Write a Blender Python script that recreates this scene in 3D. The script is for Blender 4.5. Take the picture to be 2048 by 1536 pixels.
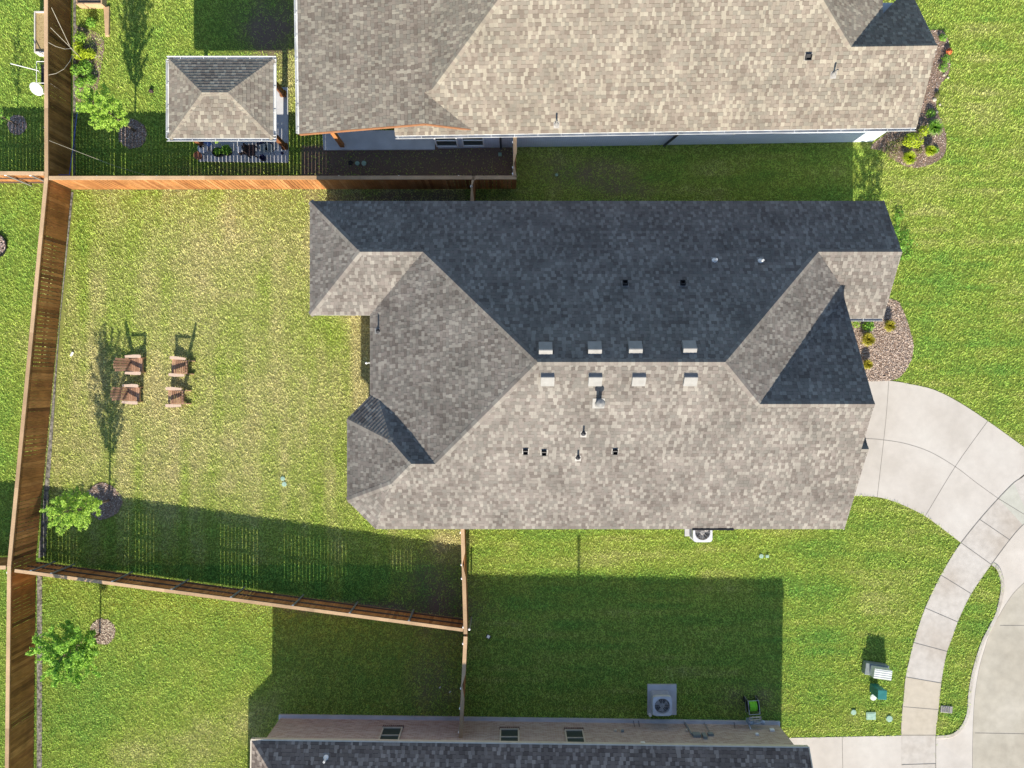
import bpy, bmesh, math, random
import numpy as np
from mathutils import Vector, Matrix
R = math.radians
random.seed(7)
rng = np.random.default_rng(7)
for o in list(bpy.data.objects): bpy.data.objects.remove(o)
S = bpy.context.scene
COL = S.collection

# ---------------------------------------------------------------- camera, sky, sun, exposure
H, F = 35.0, 1657.0
cd = bpy.data.cameras.new('camera'); cam = bpy.data.objects.new('camera', cd); COL.objects.link(cam)
cam.location = (0, 0, H); cam.rotation_euler = (0, 0, 0)
cd.sensor_width = 36; cd.sensor_fit = 'HORIZONTAL'; cd.lens = 36*F/2048; cd.clip_end = 1500
S.camera = cam
w = bpy.data.worlds.new('World'); S.world = w; w.use_nodes = True
nt = w.node_tree
sky = nt.nodes.new('ShaderNodeTexSky'); sky.sky_type = 'NISHITA'; sky.sun_disc = False
SUN_EL = 30.0
sky.sun_elevation = R(SUN_EL); sky.sun_rotation = R(180); sky.altitude = 200; sky.air_density = 1.0; sky.dust_density = 0.4
bg = nt.nodes['Background']; nt.links.new(sky.outputs[0], bg.inputs[0]); bg.inputs[1].default_value = 0.107
sl = bpy.data.lights.new('sun', 'SUN'); sl.energy = 4.3; sl.angle = R(0.5); sl.color = (1.0, 0.92, 0.79)
so = bpy.data.objects.new('sun', sl); COL.objects.link(so); so.rotation_euler = (R(90-SUN_EL), 0, R(0.0)); so.location = (0, -60, 40)
S.view_settings.view_transform = 'Standard'; S.view_settings.look = 'None'
S.view_settings.exposure = 1.09; S.view_settings.gamma = 1.0
S.render.engine = 'CYCLES'

def W(px, py, z=0.0):
    """photo pixel -> world point at real height z"""
    k = (H-z)/F
    return Vector(((px-1024)*k, (768-py)*k, z))

# ---------------------------------------------------------------- materials
def nn(nt, t, **kw):
    n = nt.nodes.new(t)
    for k, v in kw.items(): setattr(n, k, v)
    return n
def mat(name, cols, src='noise', scale=5.0, rough=0.8, bump=0.0, bscale=40.0, stretch=(1,1,1), dirt=0.0, dscale=1.2,
        metal=0.0, grain=0.0, spec=0.3, detail=4.0, trans=0.0):
    m = bpy.data.materials.new(name); m.use_nodes = True
    nt = m.node_tree; L = nt.links; b = nt.nodes['Principled BSDF']
    b.inputs['Roughness'].default_value = rough; b.inputs['Metallic'].default_value = metal
    b.inputs['Specular IOR Level'].default_value = spec
    geo = nn(nt, 'ShaderNodeNewGeometry'); tc = nn(nt, 'ShaderNodeTexCoord')
    mp = nn(nt, 'ShaderNodeMapping'); mp.inputs['Scale'].default_value = stretch
    L.new(geo.outputs['Position'], mp.inputs[0])
    if src == 'col':
        a = nn(nt, 'ShaderNodeAttribute', attribute_name='col'); out = a.outputs['Color']
    else:
        rp = nn(nt, 'ShaderNodeValToRGB'); e = rp.color_ramp.elements
        n = len(cols)
        e[0].position = 0; e[0].color = (*cols[0], 1); e[1].position = 1; e[1].color = (*cols[-1], 1)
        for i in range(1, n-1):
            x = e.new(i/(n-1)); x.color = (*cols[i], 1)
        if src == 'noise':
            t = nn(nt, 'ShaderNodeTexNoise'); t.inputs['Scale'].default_value = scale; t.inputs['Detail'].default_value = detail
            L.new(mp.outputs[0], t.inputs['Vector'])
            mr = nn(nt, 'ShaderNodeMapRange'); mr.inputs[1].default_value = 0.3; mr.inputs[2].default_value = 0.7
            L.new(t.outputs[0], mr.inputs[0]); L.new(mr.outputs[0], rp.inputs[0])
        elif src == 'island':
            L.new(geo.outputs['Random Per Island'], rp.inputs[0])
        elif src == 'tone':
            a = nn(nt, 'ShaderNodeAttribute', attribute_name='tone'); L.new(a.outputs['Fac'], rp.inputs[0])
        out = rp.outputs[0]
    def mult(out, sc, amt, vec, det=3.0):
        t = nn(nt, 'ShaderNodeTexNoise'); t.inputs['Scale'].default_value = sc; t.inputs['Detail'].default_value = det
        L.new(vec, t.inputs['Vector'])
        mr = nn(nt, 'ShaderNodeMapRange'); mr.inputs[1].default_value = 0.3; mr.inputs[2].default_value = 0.7
        mr.inputs[3].default_value = 1-amt; mr.inputs[4].default_value = 1+amt*0.6
        L.new(t.outputs[0], mr.inputs[0])
        mx = nn(nt, 'ShaderNodeVectorMath', operation='SCALE'); L.new(out, mx.inputs[0]); L.new(mr.outputs[0], mx.inputs['Scale'])
        return mx.outputs[0]
    if dirt: out = mult(out, dscale, dirt, geo.outputs['Position'])
    if grain: out = mult(out, bscale, grain, mp.outputs[0])
    L.new(out, b.inputs['Base Color'])
    if bump:
        t = nn(nt, 'ShaderNodeTexNoise'); t.inputs['Scale'].default_value = bscale; t.inputs['Detail'].default_value = 3
        L.new(mp.outputs[0], t.inputs['Vector'])
        bp = nn(nt, 'ShaderNodeBump'); bp.inputs['Strength'].default_value = bump; bp.inputs['Distance'].default_value = 0.02
        L.new(t.outputs[0], bp.inputs['Height']); L.new(bp.outputs[0], b.inputs['Normal'])
    if trans:
        tr = nn(nt, 'ShaderNodeBsdfTranslucent'); L.new(out, tr.inputs[0])
        mx = nn(nt, 'ShaderNodeMixShader'); mx.inputs[0].default_value = trans
        L.new(b.outputs[0], mx.inputs[1]); L.new(tr.outputs[0], mx.inputs[2])
        L.new(mx.outputs[0], nt.nodes['Material Output'].inputs[0])
    return m
def brickmat(name, c1, c2, mortar, bw=0.2, bh=0.067, rough=0.9):
    m = bpy.data.materials.new(name); m.use_nodes = True
    nt = m.node_tree; L = nt.links; b = nt.nodes['Principled BSDF']; b.inputs['Roughness'].default_value = rough
    geo = nn(nt, 'ShaderNodeNewGeometry')
    sp = nn(nt, 'ShaderNodeSeparateXYZ'); L.new(geo.outputs['Position'], sp.inputs[0])
    ad = nn(nt, 'ShaderNodeMath', operation='ADD'); L.new(sp.outputs[0], ad.inputs[0]); L.new(sp.outputs[1], ad.inputs[1])
    cb = nn(nt, 'ShaderNodeCombineXYZ'); L.new(ad.outputs[0], cb.inputs[0]); L.new(sp.outputs[2], cb.inputs[1])
    br = nn(nt, 'ShaderNodeTexBrick'); L.new(cb.outputs[0], br.inputs['Vector'])
    br.inputs['Scale'].default_value = 1; br.inputs['Brick Width'].default_value = bw; br.inputs['Row Height'].default_value = bh
    br.inputs['Mortar Size'].default_value = 0.008; br.inputs['Bias'].default_value = 0.0
    br.inputs['Color1'].default_value = (*c1, 1); br.inputs['Color2'].default_value = (*c2, 1); br.inputs['Mortar'].default_value = (*mortar, 1)
    L.new(br.outputs[0], b.inputs['Base Color'])
    bp = nn(nt, 'ShaderNodeBump'); bp.inputs['Strength'].default_value = 0.6; bp.inputs['Distance'].default_value = 0.01; bp.invert = True
    L.new(br.outputs['Fac'], bp.inputs['Height']); L.new(bp.outputs[0], b.inputs['Normal'])
    return m
SH_MAIN = mat('shingle_main', [(0.051,0.045,0.041),(0.144,0.123,0.108),(0.163,0.151,0.133),(0.177,0.153,0.136),(0.206,0.186,0.162),(0.243,0.223,0.194)], 'tone', dirt=.22, dscale=.9, grain=.18, bscale=90, rough=.92, spec=.15)
SH_TOP = mat('shingle_tan', [(0.072,0.060,0.048),(0.193,0.159,0.128),(0.208,0.189,0.152),(0.229,0.192,0.155),(0.262,0.230,0.179),(0.309,0.277,0.218)], 'tone', dirt=.18, dscale=.9, grain=.15, bscale=90, rough=.92, spec=.15)
SH_BOT = mat('shingle_dark', [(0.046,0.036,0.031),(0.151,0.117,0.098),(0.189,0.150,0.124),(0.197,0.156,0.130),(0.265,0.215,0.179),(0.332,0.273,0.226)], 'tone', dirt=.2, dscale=.9, grain=.15, bscale=90, rough=.92, spec=.15)
WOOD = mat('cedar_picket', [(.25,.095,.032),(.38,.165,.055),(.31,.13,.045),(.45,.215,.085),(.34,.15,.05)], 'island', grain=.3, bscale=9, stretch=(3,3,.3), dirt=.25, rough=.8, spec=.2)
WOODD = mat('cedar_picket_stained', [(.11,.048,.016),(.33,.155,.045),(.24,.105,.034),(.40,.20,.066),(.28,.13,.04)], 'island', grain=.3, bscale=9, stretch=(3,3,.3), dirt=.3, rough=.8, spec=.2)
CAPW = mat('cap_board', [(0.437,0.286,0.158),(0.520,0.352,0.204),(0.374,0.242,0.133)], 'island', grain=.15, bscale=20, dirt=.2, rough=.8)
WOODR = mat('cedar_picket_red', [(.34,.13,.04),(.52,.22,.07),(.42,.17,.055),(.60,.28,.10)], 'island', grain=.3, bscale=9, stretch=(3,3,.3), dirt=.2, rough=.8, spec=.2)
LEAFT = mat('leaf_bright', [(.14,.33,.03),(.26,.50,.05),(.38,.60,.07),(.10,.24,.025)], 'island', rough=.6, trans=.3)
CAPO = mat('cap_board_orange', [(.42,.17,.05),(.50,.22,.07)], 'island', grain=.15, bscale=20, rough=.8)
RAILW = mat('rail_wood', [(.07,.05,.04),(.11,.08,.06)], 'island', grain=.2, bscale=20)
STEEL = mat('galvanised_steel', [(.35,.36,.38),(.45,.46,.48)], 'noise', rough=.45, metal=.6)
WHITE = mat('white_paint', [(.72,.72,.70),(.80,.80,.78)], 'noise', scale=3, rough=.45)
GUT = mat('white_gutter', [(.50,.50,.49),(.70,.70,.68)], 'noise', scale=2, rough=.4)
DARK = mat('dark_metal', [(.03,.03,.035),(.05,.05,.055)], 'noise', rough=.5)
BLACK = mat('black_plastic', [(.010,.010,.012),(.02,.02,.022)], 'noise', rough=.5)
FASC = mat('fascia_board', [(.28,.26,.24),(.34,.32,.29)], 'noise', rough=.7)
FASO = mat('cedar_fascia', [(0.255,0.112,0.053),(0.300,0.143,0.068)], 'noise', rough=.7)
CONC = mat('driveway_concrete', [(0.428,0.389,0.342),(0.481,0.441,0.393),(0.512,0.476,0.428)], 'noise', scale=.5, dirt=.05, dscale=3, grain=.05, bscale=60, bump=.1, rough=.9, detail=6)
CONW = mat('sidewalk_concrete', [(0.390,0.342,0.288),(0.453,0.414,0.367),(0.480,0.445,0.401)], 'noise', scale=.5, dirt=.10, dscale=4, grain=.05, bscale=60, bump=.1, rough=.9)
CONTAN = mat('tan_panel_concrete', [(.42,.365,.285),(.455,.40,.32)], 'noise', scale=.8, dirt=.08, dscale=4, rough=.9)
CONPALE = mat('pale_panel_concrete', [(.40,.39,.33),(.44,.43,.37)], 'noise', scale=.8, dirt=.08, dscale=4, rough=.9)
CONS = mat('street_concrete', [(0.349,0.312,0.249),(0.397,0.361,0.293),(0.434,0.397,0.331)], 'noise', scale=.35, dirt=.12, dscale=2.5, grain=.06, bscale=60, bump=.12, rough=.9, detail=7)
CONG = mat('slab_concrete', [(0.450,0.450,0.463),(0.550,0.550,0.562)], 'noise', scale=2, dirt=.1, rough=.9)
MOW = mat('rough_mow_strip', [(0.038,0.038,0.034),(0.180,0.165,0.143),(0.300,0.277,0.240)], 'noise', scale=9, dirt=.4, dscale=12, bump=.6, bscale=25, rough=.95)
JOINT = mat('joint_dark', [(.16,.15,.13),(.22,.20,.18)], 'noise', rough=.9)
BRICK = brickmat('brown_brick', (.32,.21,.165), (.49,.385,.32), (.45,.42,.38))
BRICKM = brickmat('tan_brick', (.30,.22,.17), (.42,.33,.26), (.4,.37,.33))
STONEW = brickmat('white_painted_brick', (.60,.65,.73), (.68,.73,.81), (.46,.50,.57))
GLASS = mat('window_glass', [(.015,.02,.02),(.03,.035,.035)], 'noise', rough=.06, spec=.8)
SCREEN = mat('window_screen', [(.035,.05,.045),(.05,.065,.06)], 'noise', rough=.5)
BEIGE = mat('beige_frame', [(.50,.44,.34),(.58,.52,.42)], 'noise', rough=.5)
GRASSM = mat('grass_blades', [], 'col', rough=.75, spec=.12, trans=.15)
SOILM = mat('lawn_soil', [], 'col', rough=.95, grain=.3, bscale=22, bump=.6, spec=.1)
GRFAR = mat('lawn_far', [(0.152,0.228,0.057),(0.247,0.304,0.095),(0.380,0.380,0.152)], 'noise', scale=.8, grain=.4, bscale=20, rough=.95, detail=8)
CHAIRM = mat('chair_slats', [(0.334,0.186,0.113),(0.425,0.252,0.159),(0.283,0.153,0.093)], 'island', grain=.25, bscale=25, rough=.65)
CHAIRA = mat('chair_arms', [(0.525,0.381,0.280),(0.588,0.437,0.325)], 'island', grain=.15, bscale=25, rough=.65)
ACM = mat('ac_cabinet', [(0.510,0.525,0.555),(0.630,0.645,0.675)], 'noise', rough=.5, metal=.2)
ACS = mat('ac_louvre', [(0.224,0.213,0.207),(0.302,0.291,0.280)], 'noise', rough=.5, metal=.2)
FLASH = mat('roof_flashing', [(.20,.19,.18),(.27,.26,.245)], 'noise', scale=5, rough=.6, metal=.2)
VENTM = mat('vent_metal', [(0.204,0.197,0.184),(0.245,0.238,0.224)], 'noise', rough=.55, metal=.0)
LEAFY = mat('leaf_yellow_green', [(0.256,0.440,0.048),(0.368,0.560,0.067),(0.448,0.620,0.104),(0.192,0.360,0.043)], 'island', rough=.6, trans=.35)
LEAFG = mat('leaf_green', [(0.103,0.253,0.029),(0.196,0.402,0.046),(0.310,0.529,0.069),(0.069,0.172,0.023)], 'island', rough=.6, trans=.3)
LEAFL = mat('leaf_lime', [(.36,.46,.02),(.46,.55,.03),(.24,.36,.02)], 'island', rough=.6, trans=.3)
LEAFD = mat('leaf_olive', [(0.100,0.130,0.030),(0.170,0.190,0.050),(0.220,0.170,0.070)], 'island', rough=.7, trans=.2)
LEAFO = mat('leaf_gold', [(.36,.33,.03),(.48,.42,.045),(.26,.28,.03)], 'island', rough=.7, trans=.2)
LEAFR = mat('petal_red', [(.55,.10,.04),(.6,.2,.06)], 'island', rough=.6)
BARK = mat('bark', [(.12,.085,.06),(.20,.15,.11)], 'noise', scale=20, rough=.9)
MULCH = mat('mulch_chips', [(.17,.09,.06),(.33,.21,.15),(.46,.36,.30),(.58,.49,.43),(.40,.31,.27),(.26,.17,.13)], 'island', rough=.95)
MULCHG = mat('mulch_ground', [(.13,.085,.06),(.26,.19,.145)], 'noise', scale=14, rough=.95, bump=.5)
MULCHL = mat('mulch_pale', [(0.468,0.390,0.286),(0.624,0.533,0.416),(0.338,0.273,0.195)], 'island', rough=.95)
ROCK = mat('pale_rock', [(.42,.37,.27),(.55,.5,.4)], 'noise', rough=.9)
GREENB = mat('green_enclosure', [(.02,.14,.13),(.03,.18,.165)], 'noise', rough=.45)
GREENL = mat('pale_green_lid', [(.24,.37,.29),(.33,.46,.37)], 'noise', scale=9, rough=.7)
GREYB = mat('grey_enclosure', [(.17,.20,.205),(.22,.25,.25)], 'noise', rough=.5)
PALEB = mat('pale_lid', [(.52,.54,.50),(.62,.64,.60)], 'noise', rough=.5)
TERRA = mat('terracotta', [(.30,.12,.07),(.38,.16,.09)], 'noise', rough=.8)
BLUE = mat('blue_paint', [(.03,.06,.26),(.05,.08,.34)], 'noise', rough=.5)
NAVY = mat('navy_glaze', [(.012,.014,.05),(.02,.022,.07)], 'noise', rough=.3)
CUSH = mat('grey_fabric', [(.40,.40,.43),(.55,.55,.58)], 'noise', scale=10, rough=.95)
BROWNW = mat('dark_wicker', [(.035,.022,.022),(.06,.04,.038)], 'noise', scale=60, rough=.8)
LIMEH = mat('lime_hose', [(.20,.62,.03),(.28,.75,.05)], 'island', rough=.5)
POSTW = mat('cedar_post', [(.14,.055,.022),(.20,.08,.03)], 'noise', rough=.8)
TWINE = mat('pale_wire', [(.36,.33,.25),(.44,.40,.32)], 'noise', rough=.7)
IRONG = mat('storm_grate', [(.10,.10,.11),(.20,.19,.19)], 'noise', scale=8, rough=.8, bump=.4)

# ---------------------------------------------------------------- mesh builder
class MB:
    def __init__(s): s.v=[]; s.f=[]; s.m=[]; s.t=[]
    def add(s, vs, fs, mi=0, tone=0.5):
        b = len(s.v); s.v += [tuple(v) for v in vs]
        for f in fs: s.f.append([b+i for i in f]); s.m.append(mi); s.t.append(tone)
    def box(s, c, size, rz=0, mi=0, M=None, taper=1.0):
        x, y, z = size[0]/2, size[1]/2, size[2]/2
        vs = []
        for dz in (-1, 1):
            k = taper if dz > 0 else 1
            for dx, dy in ((-1,-1),(1,-1),(1,1),(-1,1)): vs.append(Vector((dx*x*k, dy*y*k, dz*z)))
        Rm = M if M is not None else Matrix.Rotation(rz, 3, 'Z')
        vs = [Rm @ v + Vector(c) for v in vs]
        s.add(vs, [(0,3,2,1),(4,5,6,7),(0,1,5,4),(1,2,6,5),(2,3,7,6),(3,0,4,7)], mi)
    def beam(s, p, q, wd, hg, mi=0, up=(0,0,1)):
        p, q = Vector(p), Vector(q); d = (q-p); L = d.length; d.normalize(); u = Vector(up)
        sd = d.cross(u)
        if sd.length < 1e-4: u = Vector((0,1,0)); sd = d.cross(u)
        sd.normalize(); u = sd.cross(d).normalized()
        M = Matrix((d, sd, u)).transposed()
        s.box((p+q)/2, (L, wd, hg), M=M, mi=mi)
    def tube(s, path, r, n=8, mi=0, cap=True):
        path = [Vector(p) for p in path]; rs = r if isinstance(r, (list, tuple)) else [r]*len(path)
        vs = []
        for i, p in enumerate(path):
            d = (path[min(i+1, len(path)-1)]-path[max(i-1, 0)]).normalized()
            a = Vector((0,0,1)) if abs(d.z) < .9 else Vector((1,0,0))
            e1 = d.cross(a).normalized(); e2 = d.cross(e1)
            for k in range(n):
                t = 2*math.pi*k/n; vs.append(p + (e1*math.cos(t)+e2*math.sin(t))*rs[i])
        fs = [(i*n+k, i*n+(k+1)%n, (i+1)*n+(k+1)%n, (i+1)*n+k) for i in range(len(path)-1) for k in range(n)]
        if cap: fs += [tuple(range(n-1, -1, -1)), tuple(range((len(path)-1)*n, len(path)*n))]
        s.add(vs, fs, mi)
    def lathe(s, c, prof, n=20, mi=0, sx=1, sy=1):
        vs = []; c = Vector(c)
        for r_, z_ in prof:
            for k in range(n):
                t = 2*math.pi*k/n; vs.append(c+Vector((math.cos(t)*r_*sx, math.sin(t)*r_*sy, z_)))
        m = len(prof)
        fs = [(i*n+k, i*n+(k+1)%n, (i+1)*n+(k+1)%n, (i+1)*n+k) for i in range(m-1) for k in range(n)]
        fs += [tuple(range(n-1, -1, -1)), tuple(range((m-1)*n, m*n))]
        s.add(vs, fs, mi)
    def prism(s, poly, z0, z1, mi=0):
        n = len(poly); ar = sum(poly[i][0]*poly[(i+1)%n][1]-poly[(i+1)%n][0]*poly[i][1] for i in range(n))
        if ar < 0: poly = poly[::-1]
        vs = [(p[0], p[1], z0) for p in poly]+[(p[0], p[1], z1) for p in poly]
        s.add(vs, [tuple(range(n-1,-1,-1)), tuple(range(n, 2*n))]+[(i, (i+1)%n, n+(i+1)%n, n+i) for i in range(n)], mi)
    def ribbon(s, pts, wd, z, mi=0):
        pts = [Vector((p[0], p[1], 0)) for p in pts]; vs = []
        for i, p in enumerate(pts):
            d = (pts[min(i+1, len(pts)-1)]-pts[max(i-1, 0)]).normalized(); nrm = Vector((-d.y, d.x, 0))*wd/2
            zz = z[i] if isinstance(z, (list, tuple)) else z
            vs += [(p.x+nrm.x, p.y+nrm.y, zz), (p.x-nrm.x, p.y-nrm.y, zz)]
        s.add(vs, [(2*i+1, 2*i+3, 2*i+2, 2*i) for i in range(len(pts)-1)], mi)
    def build(s, name, mats, parent=None, smooth=False, xf=None, bevel=0):
        me = bpy.data.meshes.new(name)
        v = [xf(p) for p in s.v] if xf else s.v
        me.from_pydata(v, [], s.f)
        if not isinstance(mats, (list, tuple)): mats = [mats]
        for m_ in mats: me.materials.append(m_)
        me.polygons.foreach_set('material_index', s.m)
        at = me.attributes.new('tone', 'FLOAT', 'FACE'); at.data.foreach_set('value', s.t)
        if smooth: me.polygons.foreach_set('use_smooth', [True]*len(me.polygons))
        me.update()
        o = bpy.data.objects.new(name, me); COL.objects.link(o)
        if parent:
            o.parent = parent
            bpy.context.view_layer.update()
            if not getattr(s, 'local', False): o.matrix_parent_inverse = parent.matrix_world.inverted()
        if bevel:
            bm_ = o.modifiers.new('bevel', 'BEVEL'); bm_.width = bevel; bm_.segments = 2; bm_.limit_method = 'ANGLE'
        return o
def tag(o, label, cat, group=None):
    o['label'] = label; o['category'] = cat
    if group: o['group'] = group
    return o
def thing(name, label, cat, loc=(0,0,0), rz=0, group=None):
    o = bpy.data.objects.new(name, None); COL.objects.link(o); o.location = loc; o.rotation_euler = (0,0,rz)
    o.empty_display_size = .2
    return tag(o, label, cat, group)
def struct(o): o['kind'] = 'structure'; return o
def LB():
    m = MB(); m.local = True; return m
def copy_thing(root, loc, rz, label, group=None):
    def cp(o, par):
        c = o.copy(); COL.objects.link(c)
        if par: c.parent = par
        for ch in [x for x in bpy.data.objects if x.parent == o]: cp(ch, c)
        return c
    c = cp(root, None); c.location = loc; c.rotation_euler = (0,0,rz); c['label'] = label
    if group: c['group'] = group
    return c

# ---------------------------------------------------------------- numpy helpers
def inpoly(x, y, poly):
    r = np.zeros(x.shape, bool); n = len(poly); j = n-1
    for i in range(n):
        xi, yi = poly[i][0], poly[i][1]; xj, yj = poly[j][0], poly[j][1]
        c = ((yi > y) != (yj > y))
        with np.errstate(divide='ignore', invalid='ignore'):
            c &= x < (xj-xi)*(y-yi)/((yj-yi) if yj != yi else 1e-9)+xi
        r ^= c; j = i
    return r
_ng = {}
def vnoise(x, y, sc, seed):
    g = _ng.setdefault(seed, np.random.default_rng(seed).random((256, 256)))
    u = x*sc+1000; v = y*sc+1000
    i = np.floor(u).astype(int); j = np.floor(v).astype(int); fu = u-i; fv = v-j
    fu = fu*fu*(3-2*fu); fv = fv*fv*(3-2*fv); i %= 256; j %= 256; i1 = (i+1) % 256; j1 = (j+1) % 256
    return (g[i, j]*(1-fu)+g[i1, j]*fu)*(1-fv)+(g[i, j1]*(1-fu)+g[i1, j1]*fu)*fv
def fbm(x, y, sc, seed, o=4):
    r = 0; a = .5
    for k in range(o): r = r+a*vnoise(x, y, sc*2**k, seed+k); a *= .5
    return r/(1-.5**o)
def catmull(pts, n=6):
    P = [Vector((p[0], p[1])) for p in pts]; out = []
    for i in range(len(P)-1):
        p0 = P[max(i-1,0)]; p1 = P[i]; p2 = P[i+1]; p3 = P[min(i+2, len(P)-1)]
        for k in range(n):
            t = k/n
            out.append(.5*((2*p1)+(-p0+p2)*t+(2*p0-5*p1+4*p2-p3)*t*t+(-p0+3*p1-3*p2+p3)*t**3))
    out.append(P[-1]); return [(p.x, p.y) for p in out]
def WP(pts, z=0): return [tuple(W(a, b, z))[:2] for a, b in pts]

# ---------------------------------------------------------------- paving
drv_top = catmull(WP([(1640,762),(1735,762),(1782,762),(1824,769),(1863,778),(1899,794),(1938,817),(1975,842),(2017,872),(2060,904),(2110,948)]))
drv_bot = catmull(WP([(1640,991),(1709,991.7),(1754,994),(1788,1003),(1821,1017),(1850,1032),(1887,1059),(1921.6,1085.4)]))
sw_in = catmull(WP([(2100,905),(2048,951),(2027,965.6),(1996,997),(1959,1038.5),(1921.6,1085.4),(1900,1118),(1881,1151),(1865,1183),(1849,1218),(1837,1252.5),(1825.6,1290),(1818,1322),(1811,1354),(1806.6,1398),(1803,1436),(1802,1471),(1801,1620)]))
sw_out = catmull(WP([(2140,975),(2090,1012),(2045,1050),(2017,1082),(1982,1129),(1961.6,1157.6),(1941,1189),(1925,1221),(1914,1246),(1903,1278),(1893.6,1303),(1887,1335),(1882,1366),(1877.8,1404),(1874.6,1436),(1871,1471),(1871,1620)]))
isl = catmull(WP([(1982,1129),(1993,1138.6),(1999.6,1157.6),(2001,1176.5),(1998,1195.5),(1990,1227),(1976,1255.6),(1963,1281),(1952,1312.6),(1942.6,1347),(1936,1385),(1933,1423),(1925,1445.5),(1912.6,1461),(1896.8,1469),(1871,1471)]))
def cut(path, a, b):    # the piece of path between the points nearest to a and b
    i = min(range(len(path)), key=lambda k: (path[k][0]-a[0])**2+(path[k][1]-a[1])**2)
    j = min(range(len(path)), key=lambda k: (path[k][0]-b[0])**2+(path[k][1]-b[1])**2)
    return path[i:j+1] if i <= j else path[j:i+1][::-1]
A_ = WP([(1921.6,1085.4)])[0]
# driveway polygon: between the edges, ends at the sidewalk
swi_d = cut(sw_in, sw_in[0], A_)
mb = MB()
dpoly = [p for p in drv_top if p[0] < swi_d[0][0]]+swi_d+drv_bot[::-1][1:]
mb.prism(dpoly, -.12, .02)
def joint(mbx, pts, wd=.018, z=.024, n=5): mbx.ribbon(catmull(WP(pts), n), wd, z, 1)
joint(mb, [(1777,763),(1773,820),(1767,880),(1754,994)])
joint(mb, [(1975,842),(1912,930),(1850,1032)])
joint(mb, [(1640,874),(1731,877),(1767,880),(1810,887),(1860,904),(1911,934),(1953,966),(1996,997)])
struct(mb.build('driveway', [CONC, JOINT]))
# sidewalk
mb = MB()
mb.prism(sw_in+sw_out[::-1], -.12, .021)
def panel(a, b, c_, d_, mi):
    l_ = [tuple(p) for p in cut(sw_in, WP([a])[0], WP([c_])[0])]; r_ = [tuple(p) for p in cut(sw_out, WP([b])[0], WP([d_])[0])]
    mb.add([(x, y, .0252) for x, y in l_+r_[::-1]], [tuple(range(len(l_)+len(r_)))[::-1]], mi)
panel((1811,1354),(1882,1366),(1802,1471),(1871,1471), 2)
panel((2027,966),(2058,1036),(1996,997),(2045,1050), 3)
for a, b in [((1922,1086),(1982,1129)),((1881,1151),(1941,1189)),((1849,1218),(1914,1246)),((1825.6,1285),(1895,1303)),((1811,1354),(1882,1366)),((1806,1413),(1877,1419)),((1802,1471),(1871,1471)),((1804,1529),(1871,1527)),((1959,1038.5),(1908,1072))]:
    pass
for a, b in [((1922,1086),(1982,1129)),((1881,1150),(1941,1187)),((1850,1216),(1915,1244)),((1827,1285),(1894,1303)),((1812,1354),(1882,1366)),((1806,1413),(1877,1419)),((1802,1470),(1871,1470)),((1803,1529),(1871,1527)),((1959,1039),(2019,1080)),((1996,997),(2058,1035))]:
    mb.ribbon(WP([a, b]), .02, .0295, 1)
mb.ribbon([(p[0], p[1]) for p in cut(sw_in, sw_in[0], A_)], .028, .0295, 1)
mb.ribbon(WP([(1871,1470),(1871,1620)]), .02, .0295, 1)
mb.ribbon(cut(sw_out, sw_out[0], isl[0]), .022, .0295, 1)
struct(mb.build('sidewalk', [CONW, JOINT, CONTAN, CONPALE]))
# lower driveway of the brick house
mb = MB(); mb.prism(WP([(1560,1476),(1802,1471),(1802,1640),(1560,1640)]), -.12, .019)
mb.ribbon(WP([(1684,1474),(1687,1640)]), .02, .0235, 1)
struct(mb.build('lower_driveway', [CONC, JOINT]))
# street, gutter and apron
gut = catmull(WP([(2240,1010),(2150,1085),(2048,1170),(2018,1205),(2001,1233),(1985,1260),(1972,1300),(1961,1340),(1953,1391),(1949,1450),(1948,1536),(1948,1640)]))
so_d = sw_out
mb = MB()
mb.prism([(60,gut[0][1]+6)]+gut+[(gut[-1][0],-60),(60,-60)], -.5, -.12)
mb.ribbon(gut, .022, -.1155, 1)
for a, b in [((2000,1251),(2240,1251)),((1950,1466),(2240,1471))]: mb.ribbon(WP([a,b], -.12), .022, -.1155, 1)
struct(mb.build('street', [CONS, JOINT]))
# apron sloping from the sidewalk / island kerb to the gutter line
mb = MB()
def resample(P, n):
    P = [Vector((p[0], p[1])) for p in P]; L = [0]
    for i in range(1, len(P)): L.append(L[-1]+(P[i]-P[i-1]).length)
    out = []; j = 0
    for k in range(n):
        t = L[-1]*k/(n-1)
        while j < len(P)-2 and L[j+1] < t: j += 1
        out.append(P[j].lerp(P[j+1], 0 if L[j+1] == L[j] else min(1, (t-L[j])/(L[j+1]-L[j]))))
    return out
tip = isl[0]; end = isl[-1]
kerb_out = []
for i, p in enumerate(isl):
    a = Vector(isl[max(i-1,0)]); b = Vector(isl[min(i+1,len(isl)-1)]); d = (b-a).normalized(); nrm = Vector((-d.y, d.x))
    kerb_out.append(tuple(Vector(p)+nrm*.17))
up = resample(cut(sw_out, sw_out[0], tip), 14); gi = resample(cut(gut, gut[0], WP([(2062,1158)])[0]), 14)
lo = resample(kerb_out, 40); gl = resample(cut(gut, WP([(2062,1158)])[0], WP([(1948,1536)])[0]), 40)
lo2 = resample([end, tuple(W(1871,1640))[:2]], 8); gl2 = resample([tuple(W(1948,1536))[:2], tuple(W(1948,1640))[:2]], 8)
for A, B, z0 in ((up, gi, .018), (lo, gl, -.06), (lo2, gl2, .018)):
    vs = []
    for i, (a, b) in enumerate(zip(A, B)):
        zz = z0
        if A is lo: zz = .018-.085*min(1, i/9, (len(A)-1-i)/9)
        vs += [(a.x, a.y, zz), (b.x, b.y, -.117)]
    mb.add(vs, [(2*i, 2*i+1, 2*i+3, 2*i+2) for i in range(len(A)-1)])
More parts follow.
